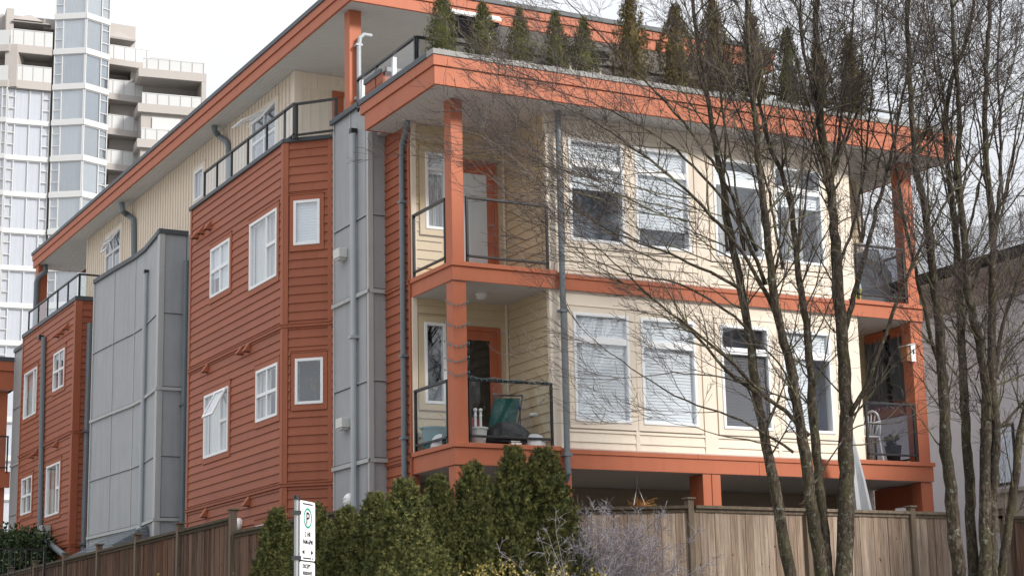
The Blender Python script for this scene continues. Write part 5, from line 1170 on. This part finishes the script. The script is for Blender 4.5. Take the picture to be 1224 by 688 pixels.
# right balconies
t = thing('plastic_chair', 'white plastic garden chair on the lower right balcony', 'chair', (8.05, .60, ZL))
cx_, cy_, cz_ = 8.02, .45, ZL
mb = MB(); mb.hexa([(cx_ - .22, cy_ - .2, cz_ + .42), (cx_ + .22, cy_ - .22, cz_ + .42), (cx_ + .22, cy_ + .22, cz_ + .42), (cx_ - .22, cy_ + .2, cz_ + .42), (cx_ - .22, cy_ - .2, cz_ + .45), (cx_ + .22, cy_ - .22, cz_ + .45), (cx_ + .22, cy_ + .22, cz_ + .45), (cx_ - .22, cy_ + .2, cz_ + .45)]); mb.build('seat', 'white_plastic', t, bevel=.015)
mb = MB(); arc = [(cx_ + .20 + .05 * abs(math.cos(a)) * 0, cy_ + .22 * math.cos(a), cz_ + .45 + .46 * (math.sin(a)) ** .6) for a in np.linspace(0, math.pi, 15)]
arc = [(x - .0 + .14 * (z - cz_ - .45), y, z) for x, y, z in arc]
# turned so that the back shows
def rotp(p, a=.12): dx, dy = p[0] - cx_, p[1] - cy_; return (cx_ + dx * math.cos(a) - dy * math.sin(a), cy_ + dx * math.sin(a) + dy * math.cos(a), p[2])
mb.tube([rotp(p) for p in arc], .020, 7)
for k in range(5):
    f_ = (k - 2) / 2; mb.tube([rotp((cx_ + .20, cy_ + f_ * .10, cz_ + .46)), rotp((cx_ + .26, cy_ + f_ * .17, cz_ + .45 + .44 * (1 - f_ * f_ * .45)))], .012, 6)
mb.build('backrest', 'white_plastic', t, smooth=True)
for sx in (-1, 1):
    for sy in (-1, 1): mb = MB(); mb.tube([rotp((cx_ + sx * .20, cy_ + sy * .19, cz_ + .43)), rotp((cx_ + sx * .24, cy_ + sy * .23, cz_))], [.028, .02], 6); mb.build('leg', 'white_plastic', t)
for sy in (-1, 1): mb = MB(); mb.tube([rotp((cx_ + .22, cy_ + sy * .23, cz_ + .70)), rotp((cx_ - .05, cy_ + sy * .26, cz_ + .66)), rotp((cx_ - .20, cy_ + sy * .24, cz_ + .60)), rotp((cx_ - .2, cy_ + sy * .2, cz_ + .43))], .018, 6); mb.build('armrest', 'white_plastic', t)
# birdhouse on the right post
t = thing('birdhouse', 'small birdhouse with pale front hanging beside the right-hand post', 'birdhouse', (8.75, .10, 6.9)); q = on(1088, 422, 'Y', .05); bx, bz = q[0], q[2]
mb = MB(); mb.box(bx - .10, bx + .06, .02, .18, bz - .14, bz + .12); mb.build('box', 'birdhouse_wood', t); mb = MB(); mb.box(bx - .02, bx + .075, -.005, .018, bz - .15, bz + .16); mb.build('front_board', 'white_plastic', t)
mb = MB(); mb.hexa([(bx - .13, -.02, bz + .11), (bx + .09, -.02, bz + .16), (bx + .09, .2, bz + .16), (bx - .13, .2, bz + .11), (bx - .13, -.02, bz + .13), (bx + .09, -.02, bz + .18), (bx + .09, .2, bz + .18), (bx - .13, .2, bz + .13)]); mb.build('roof', 'grey_trim', t)
mb = MB(); mb.lathe((bx + .03, -.010, bz), [(0, 0), (.001, 0)], 6); mb.box(bx + .012, bx + .042, -.009, -.006, bz - .02, bz + .06); mb.build('entrance_hole', 'black_metal', t)
# side curtains on the lower right balcony
t = thing('balcony_curtain', 'grey striped curtains hung along the open side of the lower right balcony', 'curtain', (9.02, .8, ZL + 1.1))
mb = MB()
mb.box(9.06, 9.07, .34, 1.44, ZL + 1.1, 7.16)
for (y0, y1) in ((.36, .74), (.88, 1.42)):
    n = 40; pts = [(9.02 + .035 * math.sin(i * 1.1), y0 + (y1 - y0) * i / n) for i in range(n + 1)]
    for (xa_, ya), (xb2, yb) in zip(pts, pts[1:]): mb.quad((xa_, ya, ZL + 1.1), (xb2, yb, ZL + 1.1), (xb2, yb, 7.15), (xa_, ya, 7.15))
mb.build('curtain_cloth', 'grey_cloth', t, smooth=True)
mb = MB(); mb.tube([(9.02, .32, 7.16), (9.02, 1.44, 7.16)], .012, 6); mb.build('curtain_rod', 'black_metal', t)
mb = MB()
for k in range(26): y = .74 + (k % 4) * .04; z = ZL + 1.1 + k * .075; mb.blob((9.0 + .03 * math.sin(k), y, z), (.03, .035, .045), 5, 4, .5, k)
mb.build('hanging_vine', 'black_cloth', t)
t = thing('flower_box', 'rail planter of dry reddish plants on the side of the lower right balcony', 'planter', (9.0, .9, ZL + .95)); mb = MB(); mb.box(8.93, 9.07, .40, 1.36, ZL + .88, ZL + 1.02); mb.build('box', 'terracotta', t, bevel=.01)
mb = MB()
for _ in range(500): q = np.array([rng.uniform(8.90, 9.10), rng.uniform(.38, 1.38), ZL + 1.0 + rng.uniform(0, .14)]); d2 = unit(rng.normal(0, 1, 3)); s = unit(np.cross(d2, rng.normal(0, 1, 3))) * .012; mb.quad(q, q + d2 * .03 + s, q + d2 * .05, q + d2 * .03 - s)
mb.build('flowers', 'red_flower', t)
t = leafy('potted_plant', 'small pot of green leaves at the right corner of the lower right balcony', (8.66, .42, ZL + .30), .2, .16, 260, 'bush_green', .05, 'plant', 5)
mb = MB(); mb.lathe((8.66, .42, ZL), [(0, 0), (.10, 0), (.15, .32), (.13, .32), (.12, .3), (0, .3)], 14); mb.build('pot', 'black_cloth', t)
t = thing('bamboo_stakes', 'two pale upright stakes leaning on the lower right balcony glass', 'stakes', (8.35, .8, ZL)); mb = MB()
for x in (8.44, 8.56): mb.tube([(x, .8, ZL), (x + .02, .82, ZL + .62)], .012, 6)
mb.build('stakes_wood', 'grey_trim', t)
# grey covered furniture on the upper right balcony
t = thing('furniture_cover', 'dark grey fitted cover over furniture on the upper right balcony', 'cover', (8.4, .7, ZM)); mb = MB()
prof = [(-.42, 0), (-.43, .50), (-.33, .66), (-.05, 1.00), (.12, 1.01), (.26, .78), (.40, .60), (.43, 0)]
for y0, y1 in ((.35, 1.15),):
    n = len(prof); b0 = len(mb.v)
    for y in (y0, .75, y1): mb.v += [(8.40 + x, y + (.03 * math.sin(6 * z)), ZM + z + (.03 if y == .75 else 0)) for x, z in prof]
    for r_ in range(2):
        for k in range(n - 1): a = r_ * n + k; mb.f.append((a, a + 1, a + n + 1, a + n)); mb.mi.append(0)
    mb.f.append(tuple(range(n))); mb.f.append(tuple(range(3 * n - 1, 2 * n - 1, -1))); mb.mi += [0, 0]
mb.build('cover_cloth', 'grey_cloth', t, bevel=.02)
t = pot('yellow bucket on the upper right balcony behind the straight trunk', (7.92, .25, ZM), .10, .24, 'yellow_plastic', 'bucket', 'bucket')
mb = MB(); mb.lathe((7.92, .25, ZM + .24), [(.105, 0), (.09, .09), (0, .10)], 12); mb.build('lid', 'white_plastic', t)
# folded umbrella on the ground floor right of the straight trunk
q = on(1012, 500, 'Y', -.45); t = thing('garden_umbrella', 'folded pale grey garden umbrella standing right of the straight trunk', 'umbrella', (q[0], -.45, 2.1)); top = q[2]
mb = MB(); n = 14; rows = 12; bot = on(1026, 612, 'Y', -.45)[2] - .5; rx = .24
for i in range(rows + 1):
    s = i / rows; z = top + (bot - top) * s; r_ = .02 + rx * s ** .8
    for k in range(n): a = 2 * math.pi * k / n; rr = r_ * (1 + .22 * (1 if k % 2 else -1) * min(1, s * 2)); mb.v.append((q[0] + .02 + rr * math.cos(a) + .10 * s, -.45 + rr * math.sin(a), z))
for i in range(rows):
    for k in range(n): a = i * n + k; b = i * n + (k + 1) % n; mb.f.append((a, b, b + n, a + n)); mb.mi.append(0)
mb.build('folded_canopy', 'umbrella_cloth', t, smooth=False); mb = MB(); mb.tube([(q[0] + .12, -.45, 2.05), (q[0] + .02, -.45, top + .06)], .018, 8); mb.build('pole', 'galvanised', t)
# hanging basket
q = on(761, 566, 'Y', .45); t = thing('hanging_basket', 'hanging basket of dry orange stems on wires under the slab', 'basket', (q[0], .45, 4.5)); zb = on(761, 604, 'Y', .45)[2]
mb = MB()
for dx, dy in ((-.09, -.05), (.09, -.05), (0, .1)): mb.tube([(q[0], .45, 4.36), (q[0] + dx * 1.2, .45 + dy, zb)], .005, 5)
mb.tube([(q[0], .45, 4.50), (q[0], .45, 4.36)], .008, 5); mb.build('hanger', 'galvanised', t)
mb = MB(); mb.lathe((q[0], .45, zb - .16), [(0, 0), (.10, .02), (.15, .10), (.17, .16), (.14, .15), (0, .13)], 14); mb.build('bowl', 'terracotta', t)
mb = MB()
for _ in range(46): a = rng.uniform(0, 6.28); l = rng.uniform(.08, .24); e = np.array([q[0] + .1 + math.cos(a) * l * 1.2, .45 + math.sin(a) * l * .6, zb + rng.uniform(0, .14)]); mb.tube([(q[0], .45, zb - .02), tuple((np.array([q[0], .45, zb]) + e) / 2 + rng.normal(0, .02, 3)), tuple(e)], [.005, .004, .003], 4); bud(mb, e, unit(rng.normal(0, 1, 3)), .008)
mb.build('dry_stems', 'dry_plant', t)
# garden swing canopy on the roof terrace
q = on(555, 50, 'Y', 1.6); t = thing('garden_swing', 'white framed canopy swing between the first two cedars on the terrace', 'swing', (q[0], 1.6, 10.46)); x = q[0]; zt_ = on(555, 22, 'Y', 1.6)[2]
mb = MB(); n = 10; x0, x1 = x - .50, x + .42
for i in range(n):
    a0, a1 = math.pi * i / n, math.pi * (i + 1) / n; f_ = lambda a: (1.5 - .45 * math.cos(a), zt_ - .16 + .16 * math.sin(a))
    (ya, za_), (yb, zb_) = f_(a0), f_(a1); mb.quad((x0, ya, za_), (x1, ya, za_), (x1, yb, zb_), (x0, yb, zb_)); mb.quad((x0, ya, za_ - .02), (x1, ya, za_ - .02), (x1, yb, zb_ - .02), (x0, yb, zb_ - .02))
mb.build('canopy', 'lamp_plastic', t, smooth=True)
mb = MB(); mb.box(x0 + .02, x1 - .02, 1.1, 1.9, zt_ - .24, zt_ - .19); mb.build('canopy_underside', 'black_cloth', t)
mb = MB(); [mb.tube([(xx, 1.5, zt_ - .1), (xx + .02, yy, 10.5)], .022, 6) for xx in (x0 + .03, x1 - .03) for yy in (1.1, 1.9)]; mb.build('swing_legs', 'white_vinyl', t)
mb = MB(); mb.box(x0 + .08, x1 - .08, 1.3, 1.7, 10.85, 10.93); mb.box(x0 + .08, x1 - .08, 1.7, 1.76, 10.9, 11.35); mb.build('seat', 'pale_cloth', t, bevel=.03)

# ------------------------------------------------------------------ neighbour house (right)
t = thing('neighbour_house', 'lavender-walled house with dark shingle roof and taupe eaves at the right edge', 'house', (14, 0, 2)); 
def NBp(name, mat, fn): mb = MB(); fn(mb); return mb.build(name, mat, t)
XW = 12.6
NF = Frame((XW, 24), (XW, -16)); uw = NF.px(1199, 545)[0]; zw = NF.px(1199, 545)[1]
wo = (uw - .55, uw + .35, zw - .55, zw + .6)
NBp('wall', 'lavender_wall', lambda mb: (wall(mb, NF, 0, 40, 1.4, 8.62, [wo], -.15, 0)))
NBp('roof', 'shingle', lambda mb: [mb.quad((11.45 + .22 * k, -16.5, 8.86 + .10 * k + .014), (11.45 + .22 * k, 24.5, 8.86 + .10 * k + .014), (11.45 + .22 * (k + 1), 24.5, 8.86 + .10 * (k + 1)), (11.45 + .22 * (k + 1), -16.5, 8.86 + .10 * (k + 1))) for k in range(24)] + [mb.box(11.42, 11.47, -16.5, 24.5, 8.66, 8.88)])
NBp('eaves_soffit', 'taupe_soffit', lambda mb: (mb.box(11.47, XW + .2, -16.5, 24.5, 8.62, 8.68), mb.box(XW - .35, XW - .002, -16, 24, 8.28, 8.62)))
NBp('gutter', 'shingle', lambda mb: mb.box(11.36, 11.42, -16.5, 24.5, 8.70, 8.84))
mb = MB(); F = NF; F.box(mb, wo[0], wo[0] + .05, -.05, .03, wo[2], wo[3]); F.box(mb, wo[1] - .05, wo[1], -.05, .03, wo[2], wo[3]); F.box(mb, wo[0] + .05, wo[1] - .05, -.05, .03, wo[3] - .05, wo[3]); F.box(mb, wo[0] + .05, wo[1] - .05, -.05, .03, wo[2], wo[2] + .05)
wn = mb.build('window', 'black_metal', t); mb = MB(); F.box(mb, wo[0] + .03, wo[1] - .03, -.02, -.01, wo[2] + .03, wo[3] - .03); mb.build('pane', 'smoke_glass', wn); mb = MB(); F.box(mb, wo[0] - .3, wo[1] + .3, -1.2, -1.1, wo[2] - .3, wo[3] + .3); mb.build('room', 'interior', wn)
NBp('box_bay', 'stucco', lambda mb: (NF.box(mb, uw + .1, uw + 3, 0, .5, zw - 1.45, zw - .75), NF.box(mb, uw + .0, uw + 3.1, 0, .56, zw - .75, zw - .68)))

# ------------------------------------------------------------------ high-rise tower (left background)
t = thing('apartment_tower', 'pale high-rise apartment tower with white bay windows and stepped balconies, far behind on the left', 'tower'); TW = t; q_ = at_dist(90, 64, 130.); t.location = (float(q_[0]), float(q_[1]), 0)
# distance so that one storey (42 px there) is 2.75 m
def zat(px, py, D): return at_dist(px, py, D)[2]
DT = 100.
for _ in range(30):
    hgt = zat(102, 64, DT) - zat(102, 106.3, DT); DT *= 2.75 / hgt
ZREF = zat(102, 64, DT)
def plan(px, py):       # horizontal point whose ZREF-height shows at (px,py)
    r = ray(px, py); q = CAM + r * ((ZREF - CAM[2]) / r[2]); return (q[0], q[1])
a0, a1, a2 = plan(-22, 61.5), plan(11, 60.5), plan(62, 67.0)
am = plan(11.5, 62.0)
c0, c1, c2 = plan(65, 66), plan(102, 64), plan(130, 72.5)
TFs = dict(farleft=Frame(a0, a1), left=Frame(am, a2), colL=Frame(c0, c1), colR=Frame(c1, c2))
ST = 2.75
def tp_(name, mat, fn, parent=TW):
    mb = MB(); fn(mb)
    if name in SPLIT and len(mb.prim) * 8 == len(mb.v): return build_split(mb, name, mat, parent)
    return mb.build(name, mat, parent)
BOT = ZREF - 16 * ST
def twin(F, z0, z1, cols, rows_, gm, whitein, parent=TW, fw=.07):
    """cols: list of (u0,u1) fractions; rows: per column list of split fractions"""
    mb = MB(); L = F.L
    F.box(mb, 0, fw, -.05, .06, z0, z1); F.box(mb, L - fw, L, -.05, .06, z0, z1); F.box(mb, fw, L - fw, -.05, .05, z1 - fw, z1); F.box(mb, fw, L - fw, -.05, .05, z0, z0 + fw)
    for i, (a, b) in enumerate(cols):
        if i: F.box(mb, a * L - fw * .5, a * L + fw * .5, -.04, .055, z0 + fw, z1 - fw)
        for s in rows_[i]: F.box(mb, max(a * L, fw) + .02, min(b * L, L - fw) - .02, -.04, .045, z0 + s * (z1 - z0) - .03, z0 + s * (z1 - z0) + .03)
    w_ = mb.build('window', 'tower_white', parent)
    mb = MB(); F.box(mb, .03, L - .03, -.02, -.01, z0 + .02, z1 - .02); mb.build('pane', gm, w_)
    mb = MB()
    n = max(8, int(L * 6)); 
    for i in range(n):
        wa, wb = -.08 - .008 * (i % 2), -.08 - .008 * ((i + 1) % 2)
        mb.quad(F.p(L * i / n, wa, z0), F.p(L * (i + 1) / n, wb, z0), F.p(L * (i + 1) / n, wb, z1), F.p(L * i / n, wa, z1))
    mb.build('drape', whitein, w_)
for F in TFs.values(): F.P0 = F.p(0, 0, 0); F.P1 = F.p(F.L, 0, 0)
drapes = ['tower_white', 'frosted_glass', 'tower_rail']
for k in range(-2, 14):      # k storeys below ZREF (ZREF = underside of the band between storeys)
    zb = ZREF - k * ST
    # floor band zb .. zb+.42 on the column
    for nm in ('colL', 'colR'):
        F = TFs[nm]; 
        if k >= -1: tp_('floor_band', 'tower_white', lambda mb: F.box(mb, -.05, F.L + .02, -1.0, .12, zb, zb + .40))
        if k >= -1 or nm == 'colL' or True:
            dr = 'interior' if (nm == 'colR' and k in (0, 1)) else ('grey_panel' if (k + (nm == 'colR')) % 3 == 0 else 'pale_cloth' if k % 2 else 'tower_rail')
            if nm == 'colL': twin(F, zb - ST + .40, zb, [(0, .27), (.27, 1)], [[.33, .72], []], 'tower_glass', dr)
            else: twin(F, zb - ST + .40, zb, [(0, .66), (.66, 1)], [[], [.35, .78]], 'tower_glass', dr)
    if k >= 1:
        for nm in ('left', 'farleft'):
            F = TFs[nm]
            if k >= 2: tp_('floor_band', 'tower_white', lambda mb: F.box(mb, 0, F.L, -1.0, .12, zb, zb + .32))
            twin(F, zb - ST + .32, zb, [(0, .18), (.18, .52), (.52, .82), (.82, 1)], [[.35, .72], [], [], [.35, .72]], 'tower_glass_clear', 'tower_white')
# column top: gabled
tp_('column_roof', 'dark_flashing', lambda mb: (TFs['colL'].box(mb, 0, TFs['colL'].L, -1.5, .2, ZREF + 2 * ST + .4, ZREF + 2 * ST + .6), TFs['colR'].box(mb, 0, TFs['colR'].L, -1.5, .2, ZREF + 2 * ST + .3, ZREF + 2 * ST + .5)))
# left upper balconies (two storeys) with stucco walls behind
def tower_wall(F, u0, u1, w, z0, z1, doors):
    tp_('stucco_wall', 'stucco', lambda mb: wall(mb, F, u0, u1, z0, z1, [(a, b, c, d) for a, b, c, d in doors], w - .2, w))
    for a, b, c, d in doors:
        mb = MB(); F.box(mb, a, b, w - .12, w - .1, c, d); o = mb.build('window', 'tower_white' if d - c > 1.2 and a > 0 else 'interior', TW)
        mb = MB(); F.box(mb, (a + b) / 2 - .04, (a + b) / 2 + .04, w - .1, w - .04, c, d); F.box(mb, a, b, w - .1, w - .04, d - .08, d); mb.build('frame', 'tower_white', o)
F = TFs['left']; F0 = TFs['farleft']; L = F.L
for k, (zz) in enumerate((ZREF, ZREF - ST)):     # balcony floors undersides at zz-? 
    zb = zz - .05
    tp_('balcony_slab', 'stucco', lambda mb: (F.box(mb, -.05, L, -1.8, .25, zb, zb + .62), F0.box(mb, 0, F0.L, -1.8, .1, zb, zb + .5)))
    tp_('balcony_soffit', 'tower_soffit', lambda mb: (F.box(mb, 0, L, -1.8, .2, zb - .03, zb - .002), F0.box(mb, 0, F0.L, -1.8, .05, zb - .03, zb - .002)))
    tp_('rail_post', 'stucco', lambda mb: [F.box(mb, u_x, u_x + .04, .22, .25, zb + .62, zb + 1.75) for u_x in np.arange(.2, L, .75)])
    tp_('balcony_rail', 'tower_rail', lambda mb: (F.box(mb, 0, L, .18, .22, zb + .62, zb + 1.75), F.box(mb, 0, L, .15, .25, zb + 1.75, zb + 1.80), F0.box(mb, 0, F0.L, .0, .04, zb + .5, zb + 1.65)))
tower_wall(F, -2.2, L, -1.6, ZREF - ST + .4, ZREF + 2.9, [(.5, 2.4, ZREF + .6, ZREF + 2.35), (.6, 2.3, ZREF - ST + .9, ZREF - .6)])
tp_('stucco_wall', 'stucco', lambda mb: (F.box(mb, -.6, L + .3, -3.0, -1.7, ZREF + 2.9, ZREF + 3.5), F.box(mb, -.3, .25, -1.6, -.3, ZREF + .5, ZREF + 3.5), F.box(mb, L - .6, L + .3, -1.6, -.6, ZREF + 2.3, ZREF + 3.1)))
tp_('awning', 'tower_soffit', lambda mb: (F.box(mb, .1, L - .1, -1.6, -.1, ZREF + 2.45, ZREF + 2.55),))
mb = MB(); z = ZREF + 2.60; mb.hexa([F.p(.2, 0, z), F.p(L - .7, 0, z), F.p(L - .7, -1.5, z), F.p(.2, -1.5, z), F.p(1.2, -.1, z + .45), F.p(1.5, -.1, z + .45), F.p(1.5, -1.5, z + .45), F.p(1.2, -1.5, z + .45)]); mb.build('gable', 'stucco', TW)
tp_('balcony_filler', 'stucco', lambda mb: F0.box(mb, F0.L - .3, F0.L + .6, -1.8, -.05, ZREF - ST, ZREF + .5))
# body behind
mid = np.array(c1); vd = unit(np.array(c1) - CAM[:2])
pr_ = np.array([vd[1], -vd[0]])
def body(mb, s0, s1, d0, d1, z0, z1):
    q = [mid + pr_ * s0 + vd * d0, mid + pr_ * s1 + vd * d0, mid + pr_ * s1 + vd * d1, mid + pr_ * s0 + vd * d1]; mb.prism([tuple(x) for x in q], z0, z1)
tp_('body', 'stucco', lambda mb: (body(mb, -9.5, 1.5, 3.2, 14, 0, ZREF + 3.0), body(mb, -2.2, 1.3, 1.3, 9, 0, ZREF + 2 * ST + .5)))
# right balconies
rA, rB = plan(131, 76), plan(179, 83); FRt = Frame(rA, rB); LR = FRt.L
for k in range(0, 9):
    zb = ZREF - k * ST - .02
    tp_('balcony_slab', 'stucco', lambda mb: FRt.box(mb, -.2, LR - (.0 if k else .0), -2.6, .0, zb, zb + .48))
    tp_('balcony_soffit', 'tower_soffit', lambda mb: FRt.box(mb, -.2, LR - .05, -2.6, -.05, zb - .03, zb - .002))
    tp_('rail_post', 'stucco', lambda mb: [FRt.box(mb, u_x, u_x + .04, -.03, .0, zb + .48, zb + 1.5) for u_x in np.arange(.3, LR, .85)])
    tp_('balcony_rail', 'tower_rail', lambda mb: (FRt.box(mb, 0, LR, -.06, -.03, zb + .48, zb + 1.50), FRt.box(mb, 0, LR, -.08, -.01, zb + 1.5, zb + 1.56), FRt.box(mb, LR - .05, LR, -2.3, -.06, zb + .48, zb + 1.5)))
    tower_wall(FRt, -.4, LR - .5, -2.2, zb - ST + .4, zb + (.4 if k else 4.1), [(.15, 1.9, zb + .55, zb + 2.2)] if k == 0 else [(.2, 1.9, zb + .5, zb + 2.2)])
FRx = Frame(rA, rB)
tp_('awning', 'tower_soffit', lambda mb: (FRt.box(mb, -.2, LR - .9, -2.2, -.8, ZREF + 2.35, ZREF + 2.5)))
mb = MB(); z = ZREF + 2.50; mb.hexa([FRt.p(-.1, -.8, z), FRt.p(LR - 1.0, -.8, z), FRt.p(LR - 1.0, -2.1, z), FRt.p(-.1, -2.1, z), FRt.p(.8, -.9, z + .45), FRt.p(1.0, -.9, z + .45), FRt.p(1.0, -2.1, z + .45), FRt.p(.8, -2.1, z + .45)]); mb.build('gable', 'stucco', TW)
# stepped right wing
sA, sB = plan(171, 70.5), plan(247, 77.5); FSW = Frame(sA, sB); LS = FSW.L
z1_ = FSW.px(246, 98)[1]
for k in range(0, 8):
    zb = z1_ - k * ST
    tp_('balcony_slab', 'stucco', lambda mb: FSW.box(mb, -.3, LS, -3.0, 0, zb, zb + .65))
    tp_('balcony_soffit', 'tower_soffit', lambda mb: FSW.box(mb, 0, LS - .05, -3, -.05, zb - .03, zb - .002))
    tp_('rail_post', 'stucco', lambda mb: [FSW.box(mb, u_x, u_x + .04, -.06, -.02, zb + .65, zb + 1.45) for u_x in np.arange(.3, LS - .2, .85)])
    tp_('balcony_rail', 'tower_rail', lambda mb: (FSW.box(mb, 0, LS - .15, -.10, -.06, zb + .65, zb + 1.45), FSW.box(mb, 0, LS - .15, -.12, -.04, zb + 1.45, zb + 1.52)))
    tp_('pier', 'stucco', lambda mb: FSW.box(mb, LS - .35, LS, -3, -.01, zb - ST + .6, zb - .001))
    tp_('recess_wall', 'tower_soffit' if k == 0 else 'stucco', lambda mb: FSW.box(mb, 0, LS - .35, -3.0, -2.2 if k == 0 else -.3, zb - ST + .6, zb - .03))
    if k: 
        mb = MB(); FSW.box(mb, .8, 2.9, -.28, -.2, zb - ST + .7, zb - .3); mb.build('window', 'tower_white', TW)
tp_('setback', 'stucco', lambda mb: (FSW.box(mb, -.5, 2.6, -5, -3, z1_ + .5, z1_ + 2.6), FSW.box(mb, -.5, 4.2, -5.4, -3.1, z1_ + .5, z1_ + 1.5)))
tp_('body', 'stucco', lambda mb: FSW.box(mb, -2, LS - .3, -12, -3.02, 0, z1_ + .6))

# ------------------------------------------------------------------ render settings
scene.render.engine = 'CYCLES'
scene.cycles.max_bounces = 8; scene.cycles.transparent_max_bounces = 16; scene.cycles.diffuse_bounces = 4
